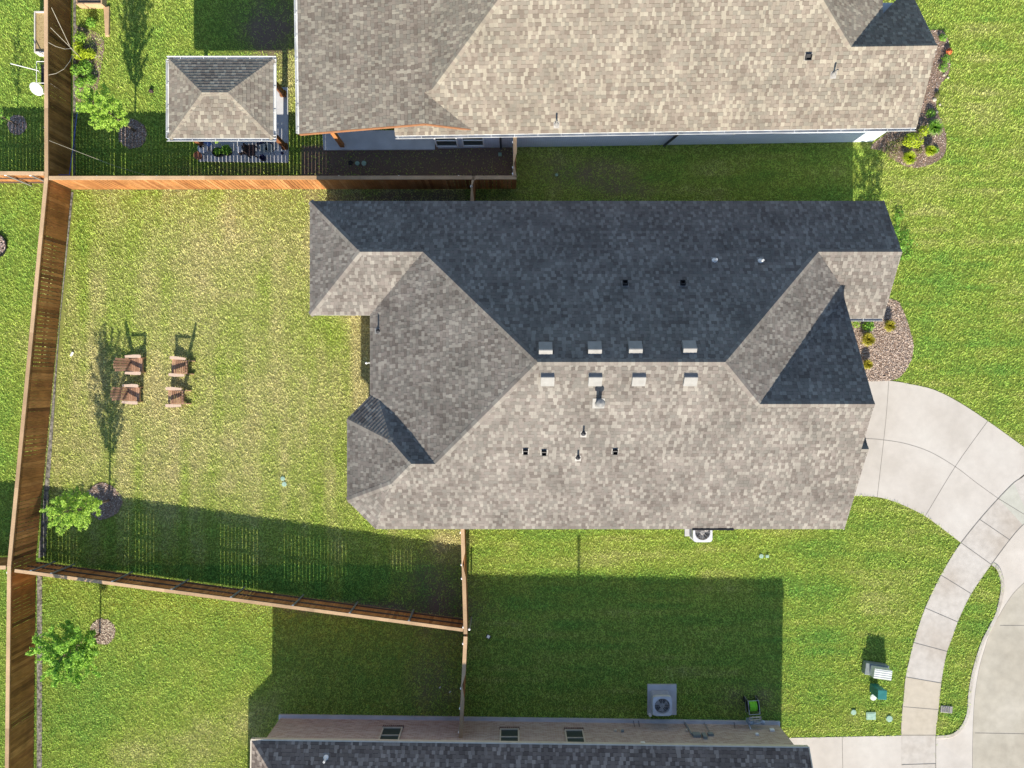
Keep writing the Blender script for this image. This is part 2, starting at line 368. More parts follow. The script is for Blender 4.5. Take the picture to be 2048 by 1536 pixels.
struct(mb.build('driveway_apron', [CONC], smooth=True))
mb = MB(); vs = []
kin = isl
for i in range(len(isl)):
    p, q = Vector(isl[i]), Vector(kerb_out[i]); m_ = p.lerp(q, .75)
    k = min(1, i/6, (len(isl)-1-i)/5)
    t = .022+.02*k
    vs += [(p.x, p.y, -.2), (p.x, p.y, t), (m_.x, m_.y, t), (q.x, q.y, t-.05*k-.002), (q.x, q.y, -.3)]
mb.add(vs, [(5*i+j, 5*i+j+1, 5*i+j+6, 5*i+j+5) for i in range(len(isl)-1) for j in range(4)])
struct(mb.build('kerb', [CONW]))
kerb_mid = [tuple(Vector(p).lerp(Vector(q), .45)) for p, q in zip(isl, kerb_out)]
street_poly = [(60, gut[0][1]+6)]+[(60,-60),(kerb_mid[-1][0],-60)]+kerb_mid[::-1]+cut(sw_out, tip, sw_out[0])

# ---------------------------------------------------------------- lawn: colours follow real dry and bare patches, plus shade put into the tone
sw_poly = sw_in+sw_out[::-1]
low_drive = WP([(1560,1476),(1802,1471),(1802,1640),(1560,1640)])
main_foot = [(-7.4,6.7),(14.0,6.7),(14.0,3.0),(12.3,2.0),(12.3,-5.2),(-5.1,-5.2),(-6.0,-4.2),(-6.0,-1.6),(-5.1,-.8),(-5.1,2.9),(-7.4,2.9)]
top_foot = [(-4.3,9.95),(15.2,10.25),(15.2,22),(-4.3,22)]
bot_foot = [(-9.8,-14.05),(11.3,-14.35),(11.3,-22),(-9.8,-22)]
gaz_slab = WP([(395,176),(577,176),(578,326),(399,324)])
patio = WP([(645,262),(870,262),(870,300),(648,301)])
bed_front = catmull(WP([(1690,615),(1740,600),(1790,600),(1806,622),(1818,655),(1826,690),(1822,720),(1805,748),(1785,760),(1735,763),(1690,763)]))
bed_top = catmull(WP([(1885,60),(1896,80),(1899,110),(1898,145),(1878,175),(1872,215),(1884,245),(1892,275),(1888,310),(1860,330),(1822,335),(1790,322),(1765,302),(1742,292),(1800,240),(1840,150),(1860,60)]))
soil_T = WP([(600,292),(1026,290),(1026,356),(600,356)])
rings = [(W(207,1002), .78, 'dark'), (W(205,1263), .56, 'pale'), (W(265,268), .62, 'dark'), (W(35,250), .42, 'dark')]
garden = WP([(150,50),(205,75),(203,130),(190,185),(150,195)])
def blob(x, y, px, py, rx, ry):
    c = W(px, py); d = ((x-c.x)/(rx/47.3))**2+((y-c.y)/(ry/47.3))**2
    return np.exp(-d)
def fields(x, y):
    px = 1024+x*F/H; py = 768-y*F/H
    n1 = fbm(x, y, .35, 11); n2 = fbm(x, y, 1.6, 21); n3 = fbm(x, y, .12, 31, 2)
    dry = np.full(x.shape, .42)
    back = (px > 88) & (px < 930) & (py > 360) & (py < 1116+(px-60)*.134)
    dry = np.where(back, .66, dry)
    dry = np.where((px > 930) & (py > 1040), .36, dry)
    dry = np.where((px > 1690) & (py < 1000), .41, dry)
    dry = np.where((px < 930) & (py > 1130) & (px > 80), .36, dry)
    dry = np.where(px < 85, .30, dry)
    dry = np.where((px < 620) & (px > 120) & (py < 360), .36, dry)
    st = vnoise(x*.35, y*3.2, 1.3, 91)-.5; sv = vnoise(x*2.6, y*.25, 1.0, 92)-.5
    dry = dry-np.where(back, .22*np.clip((py-930-(px-90)*.12)/90, 0, 1), 0)  # greener band inside the diagonal fence; its shade is also put into the colour
    dry = dry+(n1-.5)*.26+(n2-.5)*.32+np.where((px > 930), st*.34, 0)+np.where(back, sv*.30, 0)
    dry += .20*blob(x,y,500,480,180,110)-.18*blob(x,y,640,640,70,90)+.18*blob(x,y,330,870,250,120)-.2*blob(x,y,160,470,40,60)
    dry += .3*blob(x,y,400,1480,110,70)+.35*blob(x,y,250,1500,60,40)+.25*blob(x,y,520,1430,50,60)-.15*blob(x,y,170,1400,90,120)
    dry -= .16*blob(x,y,1900,600,90,130); dry += .12*blob(x,y,1960,180,60,120)+.15*blob(x,y,1900,430,110,40)+.15*blob(x,y,1900,770,80,40)+np.where(back, .035*np.sin(x*5.6+.4*np.sin(y*.7)), 0)-.1*blob(x,y,1990,700,60,90)
    dry += .2*blob(x,y,1750,1200,70,80)+.2*blob(x,y,1200,1110,200,30)-.15*blob(x,y,1640,1330,60,120)
    dry += .55*blob(x,y,575,170,22,80)+.5*blob(x,y,726,720,22,130)+.55*blob(x,y,900,1085,40,26)+.3*blob(x,y,700,625,40,20)+.3*blob(x,y,320,770,55,60)
    dry += .25*blob(x,y,50,680,60,120)
    bare = np.zeros(x.shape)
    bare += 1.3*inpoly(x, y, soil_T)
    bare += 1.1*blob(x,y,540,55,60,70)+.55*blob(x,y,870,1170,70,70)+.55*blob(x,y,900,1230,60,40)+.8*blob(x,y,800,395,170,22)+.9*blob(x,y,700,1215,150,14)
    bare += .7*blob(x,y,1180,345,90,35)+.5*blob(x,y,1250,380,60,22)+.55*blob(x,y,870,1370,50,70)+.5*blob(x,y,1500,1400,60,30)+.45*blob(x,y,300,375,260,6)
    bare += .6*blob(x,y,480,340,120,12)
    bare *= (.45+1.1*n2)
    return np.clip(dry, 0, 1), np.clip(bare, 0, 1), px, py
G0, G1, G2 = np.array([.225,.455,.085]), np.array([.455,.570,.105]), np.array([.725,.650,.310])
DIRT = np.array([.18,.125,.092])
def grasscol(dry):
    d = dry[:, None]
    c = np.where(d < .45, G0+(G1-G0)*(d/.45), G1+(G2-G1)*((d-.45)/.55))
    return c
def setcol(me, cols):
    a = me.color_attributes.new('col', 'FLOAT_COLOR', 'POINT')
    a.data.foreach_set('color', np.concatenate([cols, np.ones((len(cols),1))], 1).astype(np.float32).ravel())
# lawn sheet
gx = np.arange(-23, 23.21, .13); gy = np.arange(-17.8, 17.81, .13)
X, Y = np.meshgrid(gx, gy, indexing='ij'); xf_, yf_ = X.ravel(), Y.ravel()
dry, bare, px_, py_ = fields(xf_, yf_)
c = grasscol(np.clip(dry, 0, 1))*np.array([.36,.36,.32]); c = c*(1-bare[:,None])+DIRT*bare[:,None]  # sheet darker than the blades: shade between them put into the colour
z = (vnoise(xf_, yf_, 2.5, 77)-.5)*.012
z[inpoly(xf_, yf_, street_poly)] = -.42
z[inpoly(xf_, yf_, sw_poly)] = np.minimum(z[inpoly(xf_, yf_, sw_poly)], -.03)
nx, ny = len(gx), len(gy)
me = bpy.data.meshes.new('lawn')
idx = (np.arange(nx-1)[:,None]*ny+np.arange(ny-1)[None,:]).ravel()
quads = np.stack([idx, idx+ny, idx+ny+1, idx+1], 1)
me.vertices.add(nx*ny); me.vertices.foreach_set('co', np.stack([xf_, yf_, z], 1).astype(np.float32).ravel())
me.loops.add(len(quads)*4); me.loops.foreach_set('vertex_index', quads.ravel().astype(np.int32))
me.polygons.add(len(quads)); me.polygons.foreach_set('loop_start', (np.arange(len(quads))*4).astype(np.int32))
me.update(calc_edges=True); setcol(me, c); me.materials.append(SOILM); me.validate()
o = bpy.data.objects.new('lawn', me); COL.objects.link(o); struct(o)
# the ground beyond the frame
mb = MB()
for x0, x1, y0, y1 in ((-400,-22.99,-400,400),(23.19,400,-3.2,400),(-23,23.2,17.79,400),(-23,23.2,-400,-17.79)):
    mb.add([(x0,y0,-.01),(x1,y0,-.01),(x1,y1,-.01),(x0,y1,-.01)], [(0,1,2,3)])
struct(mb.build('ground', [GRFAR]))
# grass blades
def blades(n, x0, x1, y0, y1, keep, colf, lmin, lmax, wd, tilt0, tilt1, z0=0.0):
    x = rng.uniform(x0, x1, n); y = rng.uniform(y0, y1, n)
    k = keep(x, y); x, y = x[k], y[k]; n = len(x)
    az = rng.uniform(0, 2*np.pi, n)+0; tl = rng.uniform(tilt0, tilt1, n); L = rng.uniform(lmin, lmax, n)
    dx, dy = np.cos(az)*np.sin(tl)*L, np.sin(az)*np.sin(tl)*L; dz = np.cos(tl)*L
    ww = wd*rng.uniform(.7, 1.3, n)/2; sx, sy = -np.sin(az)*ww, np.cos(az)*ww
    zz = np.full(n, z0)
    P = np.empty((n, 4, 3))
    P[:,0] = np.stack([x-sx, y-sy, zz], 1); P[:,1] = np.stack([x+sx, y+sy, zz], 1)
    P[:,2] = np.stack([x+dx+sx*.5, y+dy+sy*.5, zz+dz], 1); P[:,3] = np.stack([x+dx-sx*.5, y+dy-sy*.5, zz+dz], 1)
    return P, colf(x, y)
def blademesh(name, parts, m):
    P = np.concatenate([p[0] for p in parts]); C = np.concatenate([p[1] for p in parts]); n = len(P)
    me = bpy.data.meshes.new(name)
    me.vertices.add(n*4); me.vertices.foreach_set('co', P.astype(np.float32).ravel())
    me.loops.add(n*4); me.loops.foreach_set('vertex_index', np.arange(n*4, dtype=np.int32))
    me.polygons.add(n); me.polygons.foreach_set('loop_start', (np.arange(n)*4).astype(np.int32))
    me.update(calc_edges=True); setcol(me, np.repeat(C, 4, 0)); me.materials.append(m)
    o = bpy.data.objects.new(name, me); COL.objects.link(o); o['kind'] = 'stuff'; return o
hard = [dpoly, sw_poly, low_drive, street_poly, main_foot, top_foot, bot_foot, gaz_slab, patio, bed_front, bed_top]
def keep(x, y):
    k = np.ones(x.shape, bool)
    for p in hard: k &= ~inpoly(x, y, p)
    for c_, r_, t_ in rings: k &= ((x-c_.x)**2+(y-c_.y)**2) > (r_*(.9+.2*vnoise(x, y, 3, 5)))**2
    d, b, px, py = fields(x, y)
    k &= rng.random(x.shape) > b*.88
    k &= rng.random(x.shape) < np.clip(1.7*(vnoise(x, y, 7, 63)*.45+vnoise(x, y, 15, 64)*.55)-.12, .08, 1)
    fx = np.interp(py, [-50,378,1117,1150,1600], [146,143,77,75,75])
    k &= ~((px > fx-1) & (px < fx+9))
    return k
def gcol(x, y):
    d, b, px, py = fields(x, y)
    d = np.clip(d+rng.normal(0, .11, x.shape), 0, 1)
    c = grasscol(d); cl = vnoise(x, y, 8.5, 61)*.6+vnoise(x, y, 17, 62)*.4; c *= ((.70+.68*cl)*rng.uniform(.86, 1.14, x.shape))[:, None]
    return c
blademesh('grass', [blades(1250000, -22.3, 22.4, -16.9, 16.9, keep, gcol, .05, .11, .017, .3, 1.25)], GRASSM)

# ---------------------------------------------------------------- mulch beds
def chips(name, region, n, bbox, m, keepf=None, zr=(.015,.045), size=(.025,.065)):
    x = rng.uniform(bbox[0], bbox[1], n); y = rng.uniform(bbox[2], bbox[3], n); k = region(x, y); x, y = x[k], y[k]
    mb = MB()
    for a, b in zip(x, y):
        l, w_ = random.uniform(*size), random.uniform(.015, .035)
        M = Matrix.Rotation(random.uniform(0, 6.28), 3, 'Z') @ Matrix.Rotation(random.uniform(-.6, .6), 3, 'Y') @ Matrix.Rotation(random.uniform(-.6, .6), 3, 'X')
        c = Vector((a, b, random.uniform(*zr)))
        mb.add([M @ Vector(v)+c for v in ((-l/2,-w_/2,0),(l/2,-w_/2,0),(l/2,w_/2,0),(-l/2,w_/2,0))], [(0,1,2,3)])
    return mb
def bed(name, poly, n, mat_, label, cat='mulch'):
    xs = [p[0] for p in poly]; ys = [p[1] for p in poly]
    mb = chips(name, lambda x, y: inpoly(x, y, poly), n, (min(xs), max(xs), min(ys), max(ys)), mat_)
    mb.m = [1]*len(mb.m)
    mb.prism(poly, -.04, .015, 0)
    o = mb.build(name, [MULCHG, mat_]); o['kind'] = 'stuff'; o['label'] = label; o['category'] = cat
    return o
MULCHF = mat('mulch_grey', [(0.196,0.126,0.090),(0.412,0.315,0.246),(0.549,0.441,0.361),(0.647,0.540,0.451),(0.470,0.360,0.287),(0.353,0.243,0.180)], 'island', rough=.95)
bed('mulch', bed_front, 9000, MULCHF, 'brown and grey shredded mulch in the curved bed above the white driveway')
bed('mulch', bed_top, 4200, MULCH, 'reddish brown mulch in the bed beside the tan roofed house')
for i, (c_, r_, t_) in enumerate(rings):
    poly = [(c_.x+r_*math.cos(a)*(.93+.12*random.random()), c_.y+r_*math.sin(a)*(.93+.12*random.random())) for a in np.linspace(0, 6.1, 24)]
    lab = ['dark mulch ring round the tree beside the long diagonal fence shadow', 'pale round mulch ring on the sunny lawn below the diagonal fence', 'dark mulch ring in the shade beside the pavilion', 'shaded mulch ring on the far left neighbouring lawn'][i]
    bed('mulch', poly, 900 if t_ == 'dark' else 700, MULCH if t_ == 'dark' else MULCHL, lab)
# garden soil patch at the top left
bed('mulch', catmull(garden+[garden[0]]), 500, MULCH, 'patchy brown soil and mulch under the vegetable plants by the long fence')

# ---------------------------------------------------------------- roofs with real shingle tabs
class Plane:      # z = a + b x + c y
    def __init__(s, a, b, c): s.a, s.b, s.c = a, b, c; s.n = Vector((-b, -c, 1)).normalized()
    def z(s, x, y): return s.a+s.b*x+s.c*y
    def P(s, x, y, off=0): return Vector((x, y, s.z(x, y)))+s.n*off
    def px(s, px_, py_, xf=None):
        u, v = (px_-1024)/F, (768-py_)/F; k = s.b*u+s.c*v; z = (s.a+k*H)/(1+k)
        return Vector((u*(H-z), v*(H-z), z))
def eave_plane(x0, y0, nx_, ny_, ze, p):   # rises at pitch p in direction (nx,ny) from the line through (x0,y0)
    l = math.hypot(nx_, ny_); nx_, ny_ = nx_/l, ny_/l
    return Plane(ze-p*(nx_*x0+ny_*y0), p*nx_, p*ny_)
def clip(poly, u0, u1, v0, v1):
    for ax, lim, sg in ((0,u0,1),(0,u1,-1),(1,v0,1),(1,v1,-1)):
        out = []; n = len(poly)
        for i in range(n):
            a, b = poly[i], poly[(i+1)%n]; da, db = sg*(a[ax]-lim), sg*(b[ax]-lim)
            if da >= 0: out.append(a)
            if (da >= 0) != (db >= 0):
                t = da/(da-db); out.append((a[0]+(b[0]-a[0])*t, a[1]+(b[1]-a[1])*t))
        poly = out
        if len(poly) < 3: return []
    return poly
EXPO = .143
TH = [.0150, .0065]
def shingle(mb, pl, poly):
    n = pl.n; u = Vector((0,0,1)).cross(n).normalized(); v = n.cross(u)
    o0 = pl.P(poly[0][0], poly[0][1])
    uv = [((pl.P(x, y)-o0).dot(u), (pl.P(x, y)-o0).dot(v)) for x, y in poly]
    umin, umax = min(p[0] for p in uv), max(p[0] for p in uv); vmin, vmax = min(p[1] for p in uv), max(p[1] for p in uv)
    mb.add([pl.P(x, y, -.004) for x, y in poly], [tuple(range(len(poly)))], 0, .2)
    r = 0; vv = vmin
    while vv < vmax:
        uu = umin-random.uniform(0, .3); hi = random.random() < .5; cnt = 0
        base = random.gauss(0, .04)
        while uu < umax:
            wd = random.choice((.09,.12,.14,.155,.18)) if hi else random.choice((.10,.13,.155,.19,.23))
            th = TH[0] if hi else TH[1]
            tone = min(1, max(.16, (random.choice((.35,.55,.7,.85,.95,1.0)) if hi else random.choice((.16,.22,.3,.4,.5,.65)))+random.gauss(0,.06)+base))
            for b0, b1, tn in (((0, 1, tone),) if hi else ((0, .90, tone), (.90, 1, .02))):
                cp = clip(uv, uu+.002, uu+wd-.002, vv+EXPO*b0, vv+EXPO*b1)
                if len(cp) > 2:
                    k = len(cp)
                    tp = [o0+u*a+v*b+n*(th*(1-.75*(b-vv)/EXPO)) for a, b in cp]; bt = [o0+u*a+v*b-n*.003 for a, b in cp]
                    mb.add(tp, [tuple(range(k))], 0, tn)
                    mb.add(tp+bt, [(i, k+i, k+(i+1)%k, (i+1)%k) for i in range(k)], 0, .02)
            uu += wd; hi = not hi if random.random() < .85 else hi
        vv += EXPO
def ridgecap(mb, p, q, plA, plB, wd=.135):
    P = plA.P(*p); Q = plA.P(*q); Q.z = plA.z(*q); d = (Q-P); L = d.length; d.normalize()
    if d.z < 0: P, Q, d = Q, P, -d
    sd = []
    for pl in (plA, plB):
        s_ = d.cross(pl.n).normalized()
        if s_.z > 0: s_ = -s_
        sd.append(s_)
    n = max(1, int(L/EXPO)); st = L/n
    up_ = Vector((0,0,1))
    for i in range(n):
        a = P+d*(st*i-.01)+up_*.026; b = P+d*(st*(i+1)+.01)+up_*.014
        tone = min(1, max(0, random.gauss(.72, .16)))
        vs = [a, b]
        for k, s_ in enumerate(sd): vs += [a+s_*wd-up_*.008, b+s_*wd-up_*.004]
        for k, s_ in enumerate(sd): vs += [a+s_*wd-up_*.035]
        mb.add(vs+[a-up_*.035], [(0,2,3,1),(0,1,5,4),(0,8,6,2),(0,4,7,8)], 0, tone)
def rot2(piv, ang):
    c_, s_ = math.cos(ang), math.sin(ang)
    def f(p): x, y = p[0]-piv[0], p[1]-piv[1]; return (piv[0]+x*c_-y*s_, piv[1]+x*s_+y*c_, p[2])
    return f
def eave_board(mb, p, q, z0, z1, t=.03, dz=.15):     # fascia under the roof edge
    a = Vector((p[0], p[1], z0-.012)); b = Vector((q[0], q[1], z1-.012))
    mb.add([a, b, b-Vector((0,0,dz)), a-Vector((0,0,dz))], [(0,1,2,3)])
    d = (b-a); d.z = 0; d.normalize(); nrm = Vector((-d.y, d.x, 0))*t
    mb.beam(a-Vector((0,0,dz/2)), b-Vector((0,0,dz/2)), t, dz)
def gutter(mb, p, q, zz, out, brk=True):
    p = Vector((*p, zz)); q = Vector((*q, zz)); d = (q-p).normalized(); s_ = Vector((out[0], out[1], 0)).normalized()
    prof = [(0,.01),(0,-.10),(.085,-.10),(.125,-.01),(.125,.015),(.112,.015),(.108,-.01),(.08,-.085),(.012,-.085),(.012,.01)]
    vs = [P_+s_*a+Vector((0,0,b)) for P_ in (p, q) for a, b in prof]; n = len(prof)
    mb.add(vs, [(i, (i+1)%n, n+(i+1)%n, n+i) for i in range(n)]+[tuple(range(n)), tuple(range(2*n-1, n-1, -1))])
    L = (q-p).length
    if brk:
        for i in range(int(L/.9)+1):
            c_ = p+d*min(L-.02, .1+i*.9); mb.beam(c_+s_*.0+Vector((0,0,.012)), c_+s_*.12+Vector((0,0,.017)), .025, .008)

PT = 2/3
# ---- main house
ze = 2.95; YS, YN, XW, XE, XWW, YWS = -5.60, 7.07, -5.48, 13.5, -7.81, 2.68
XB, YBN, YG = -6.37, -.24, -.70
XG, XG2, YG2, XP = 12.6, 12.86, -2.35, 14.4
pS = eave_plane(0, YS, 0, 1, ze, PT); pN = eave_plane(0, YN, 0, -1, ze, PT)
pW = eave_plane(XW, 0, 1, 0, ze, PT); pE = eave_plane(XE, 0, -1, 0, ze, PT)
pWW = eave_plane(XWW, 0, 1, 0, ze, PT); pWS = eave_plane(0, YWS, 0, 1, ze, PT)
pB = eave_plane(XB, 0, 1, 0, ze, PT); pBN = eave_plane(0, YBN, 0, -1, ze, PT)
pC1 = eave_plane(-6.37, -1.35, 1, -1, ze, PT); pC2 = eave_plane(-6.37, -4.5, 1, 1, ze, PT)
zg = pS.z(0, YG); pGN = Plane(zg+PT*YG, 0, -PT); zg2 = pS.z(0, YG2); pG2N = Plane(zg2+PT*YG2, 0, -PT)
Yr = (YN+YS)/2; hw = (YN-YS)/2; Yw = (YN+YWS)/2; Yb = (YBN+YS)/2
R1 = (XW+hw, Yr); R2 = (XE-hw, Yr); P1 = (XW+Yw-YWS, Yw); P2 = (XWW+Yw-YWS, Yw); Q1 = (XE-(YN-Yw), Yw)
B1 = (XW+YBN-Yb, Yb); B2 = (XB+YBN-Yb, Yb); K1 = (-4.476, -2.134); T1 = (-5.105, -.615); K2 = (-4.493, -3.723)
G1 = (R2[0]+(Yr-YG), YG)
vy = YG+(XG-G1[0])          # valley garage / east plane at the garage gable
pvy = Yw-(XG-Q1[0])
main = thing('brick_house', 'long house in the middle with grey brown hip roof, eight box vents along its ridge', 'house', (3.5, .7, 0))
mb = MB()
faces = [
 (pN, [(XWW,YN),P2,P1,R1,R2,Q1,(XP,Yw),(XP,YN)][::-1]),
 (pWW, [(XWW,YN),(XWW,YWS),P2]),
 (pWS, [(XWW,YWS),(XW,YWS),P1,P2]),
 (pW, [(XW,YWS),(XW,-.46),T1,B1,R1,P1]),
 (pBN, [T1,K1,B2,B1]),
 (pC1, [(XW,-.46),(-6.37,-1.35),K1,T1]),
 (pB, [(-6.37,-1.35),(-6.37,-4.5),K2,B2,K1]),
 (pC2, [(-6.37,-4.5),(-5.27,YS),K2]),
 (pS, [(-5.27,YS),(XG2,YS),(XG2,YG2),(XG,YG2),(XG,YG),G1,R2,R1,B1,B2,K2]),
 (pG2N, [(XG-.3,YG2),(XG2,YG2),(XG2,-.95),(XG-.3,-.95)]),
 (pGN, [G1,(XG,YG),(XG,vy)]),
 (pE, [R2,G1,(XG,vy),(XG,pvy),Q1]),
 (pWS, [Q1,(XG,pvy),(XG,2.55),(XP,2.55),(XP,Yw)]),
]
for pl, poly in faces:
    TH[:] = [.0260, .0240] if pl is pC1 else [.0150, .0065]
    shingle(mb, pl, poly)
for a, b, c_, d_ in ((R1,R2,pS,pN),(P1,P2,pN,pWS),(P1,R1,pN,pW),((XWW,YN),P2,pN,pWW),((XWW,YWS),P2,pWW,pWS),(R1,B1,pW,pS),
                 (B1,B2,pBN,pS),(B2,K2,pB,pS),(K2,(-6.37,-4.5),pB,pC2),(B2,K1,pB,pBN),(K1,(-6.37,-1.35),pB,pC1),(K1,T1,pBN,pC1),
                 (R2,Q1,pN,pE),(R2,G1,pE,pS),(G1,(XG,YG),pS,pGN),(Q1,(XP,Yw),pN,pWS),((XG,YG2),(XG2,YG2),pS,pG2N)):
    ridgecap(mb, a, b, c_, d_)
roofM = mb.build('roof', SH_MAIN, main)
mb = MB()
outl = [(XWW,YN),(XWW,YWS),(XW,YWS),(XW,-.46),(-6.37,-1.35),(-6.37,-4.5),(-5.27,YS),(XG2,YS)]
for a, b in zip(outl, outl[1:]): eave_board(mb, a, b, ze, ze)
eave_board(mb, (XP,YN), (XWW,YN), ze, ze)
eave_board(mb, (XG2-.015,YS), (XG2-.015,YG2), ze, zg2); eave_board(mb, (XG2-.015,YG2), (XG2-.015,-.95), zg2, pG2N.z(0,-.95))
eave_board(mb, (XG-.015,YG2+.4), (XG-.015,YG), pS.z(0,YG2+.4), zg); eave_board(mb, (XG-.015,YG), (XG-.015,vy), zg, pGN.z(0,vy))
eave_board(mb, (XP-.015,2.55), (XP-.015,Yw), pWS.z(0,2.55), pWS.z(0,Yw)); eave_board(mb, (XP-.015,Yw), (XP-.015,YN), pN.z(0,Yw), ze)
eave_board(mb, (XG,2.55), (XP,2.55), pWS.z(0,2.55), pWS.z(0,2.55))
mb.prism([(XWW,YN),(XWW,YWS),(XW,YWS),(XW,-.46),(-6.37,-1.35),(-6.37,-4.5),(-5.27,YS),(XG2-.05,YS),(XG2-.05,2.6),(XP-.05,2.6),(XP-.05,YN)], ze-.19, ze-.165)
mb.build('fascia', FASC, main)
mb = MB()
mb.prism([(-7.4,6.7),(-7.4,3.0),(-5.1,3.0),(-5.1,-.6),(-6.0,-1.5),(-6.0,-4.3),(-5.1,-5.2),(12.3,-5.2),(12.3,2.9),(14.0,2.9),(14.0,6.7)], -.05, ze-.19)
for X_, tri in ((12.3, [(-5.2,ze-.19),(-.7,zg-.12),(3.0,pGN.z(0,3.0)-.12),(3.0,ze-.19)]), (14.0, [(2.9,ze-.19),(2.9,pWS.z(0,2.9)-.1),(Yw,pWS.z(0,Yw)-.12),(6.7,pN.z(0,6.7)-.12),(6.7,ze-.19)])):
    vs = [(X_, a, b) for a, b in tri]+[(X_-.15, a, b) for a, b in tri]; k = len(tri)
    mb.add(vs, [tuple(range(k)), tuple(range(2*k-1,k-1,-1))]+[(i,(i+1)%k,k+(i+1)%k,k+i) for i in range(k)])
mb.build('wall', BRICKM, main)
def window(parent, c, wd, hg, nrm, fm=WHITE, gm=GLASS, sill=False):
    n_ = Vector((nrm[0], nrm[1], 0)); t = Vector((-n_.y, n_.x, 0)); c = Vector(c); a = .05
    M = Matrix((t, n_, Vector((0,0,1)))).transposed()
    f = MB()
    for sx in (-1, 1): f.box(c+t*(sx*(wd/2-a/2))+n_*.03, (a, .07, hg), M=M)
    for sz in (-1, 1): f.box(c+Vector((0,0,sz*(hg/2-a/2)))+n_*.028, (wd-2*a+.002, .07, a), M=M)
    f.box(c+n_*.026+Vector((0,0,.0)), (wd-2*a, .05, .035), M=M)
    fo = f.build('window', fm, parent)
    g = MB(); g.box(c+n_*.008, (wd-2*a, .012, hg-2*a), M=M); g.build('pane', gm, fo)
    return fo
for xx in (-1.5, 2.2, 5.5): window(main, (xx, -5.2, 1.5), 1.0, 1.5, (0,-1))
for xx in (-3.5, 1.0, 6.0, 10.0): window(main, (xx, 6.7, 1.5), 1.0, 1.5, (0,1))
window(main, (-6.0, -2.9, 1.4), 1.6, 1.7, (-1,0)); window(main, (-7.4, 4.8, 1.5), 1.2, 1.5, (-1,0)); window(main, (-5.1, 1.2, 1.3), 1.8, 2.0, (-1,0)); window(main, (14.0, 4.8, 1.5), 1.4, 1.6, (1,0))
mb = MB(); mb.box((12.33,-2.9,1.15), (.05,4.6,2.25))
for k in range(1, 4): mb.box((12.36,-2.9,.05+k*.56), (.012,4.6,.02))
mb.build('garage_door', BEIGE, main)
# bands and gutters on the main house
mb = MB(); gutter(mb, (XG+.02,2.56), (XP-.02,2.56), pWS.z(0,2.55)+.0, (0,-1)); mb.build('gutter', GUT, main)
mb = MB(); mb.beam((6.97,YS-.03,ze+.03), (8.57,YS-.03,ze+.03), .045, .05); mb.build('rain_diverter', BLACK, main)
mb = MB(); mb.lathe(W(733,726,2.5), [(.03,-.04),(.05,0),(.045,.05),(.02,.07)], 10); mb.beam(W(733,726,2.5), (-5.1, W(733,726,2.5).y, 2.5), .03, .03); mb.build('wall_lamp', WHITE, main)

def box_vent(roof, pl, px_, py_, dirn, wd=.46):
    p = pl.px(px_, py_); n = pl.n; u = Vector((0,0,1)).cross(n).normalized(); v = n.cross(u)
    M = Matrix((u, v, n)).transposed(); mb = MB()
    def L(x, y, z_): return p+u*x+v*y+n*z_
    mb.box(L(0,0,.012), (wd+.01, wd+.03, .012), M=M)
    # hood: low box, sloped front
    prof = [(-wd*.5,.02),(-wd*.5,.13),(wd*.30,.18),(wd*.36,.165),(wd*.5,.02)]
    vs = [L(-wd/2, a, b) for a, b in prof]+[L(wd/2, a, b) for a, b in prof]; k = len(prof)
    mb.add(vs, [tuple(range(k)), tuple(range(2*k-1,k-1,-1))]+[(i,k+i,k+(i+1)%k,(i+1)%k) for i in range(k)])
    return mb.build('roof_vent', VENTM, roof)
for x_, y_ in ((1091,699),(1189,698),(1270,697),(1378,696)): box_vent(roofM, pN, x_, y_, 1)
for x_, y_ in ((1095,757),(1190,757),(1277,757),(1380,757)): box_vent(roofM, pS, x_, y_, 1)
def pipe_vent(roof, pl, px_, py_, h=.38, r=.035, m=DARK, xf=None):
    p = pl.px(px_, py_); mb = MB()
    mb.lathe(p-Vector((0,0,.04)), [(.11,0),(.10,.05),(.055,.11),(.05,.13),(r,.14),(r,h),(r*.7,h+.001),(r*.7,h-.05)], 14, mi=0)
    n = pl.n; u = Vector((0,0,1)).cross(n).normalized(); v = n.cross(u); M = Matrix((u, v, n)).transposed()
    mb.box(p+n*.014-v*.05, (.22,.26,.012), M=M, mi=1)
    return mb.build('vent_pipe', [m, FLASH], roof)
pipe_vent(roofM, pS, 1167, 866); pipe_vent(roofM, pS, 1156, 914); pipe_vent(roofM, pW, 757, 662, h=.42)
pipe_vent(roofM, pN, 1429, 522, m=WHITE, r=.04); pipe_vent(roofM, pN, 1521, 523, m=WHITE, r=.04)
def square_vent(roof, pl, px_, py_, sz=.17):
    p = pl.px(px_, py_); n = pl.n; u = Vector((0,0,1)).cross(n).normalized(); v = n.cross(u); M = Matrix((u, v, n)).transposed()
    mb = MB(); mb.box(p+n*.012, (sz+.08, sz+.08, .012), M=M, mi=1)
    for sx in (-1,1): mb.box(p+n*.07+u*(sx*sz/2), (.02, sz+.02, .12), M=M)
    for sy in (-1,1): mb.box(p+n*.068+v*(sy*sz/2), (sz-.021, .02, .12), M=M)
    mb.box(p+n*.02, (sz-.02, sz-.02, .006), M=M, mi=0)
    return mb.build('square_vent', [BLACK, FLASH], roof)
for x_, y_ in ((1051,902),(1088,904),(1230,902)): square_vent(roofM, pS, x_, y_)
for x_, y_ in ((1250,568),(1365,568)): square_vent(roofM, pN, x_, y_)
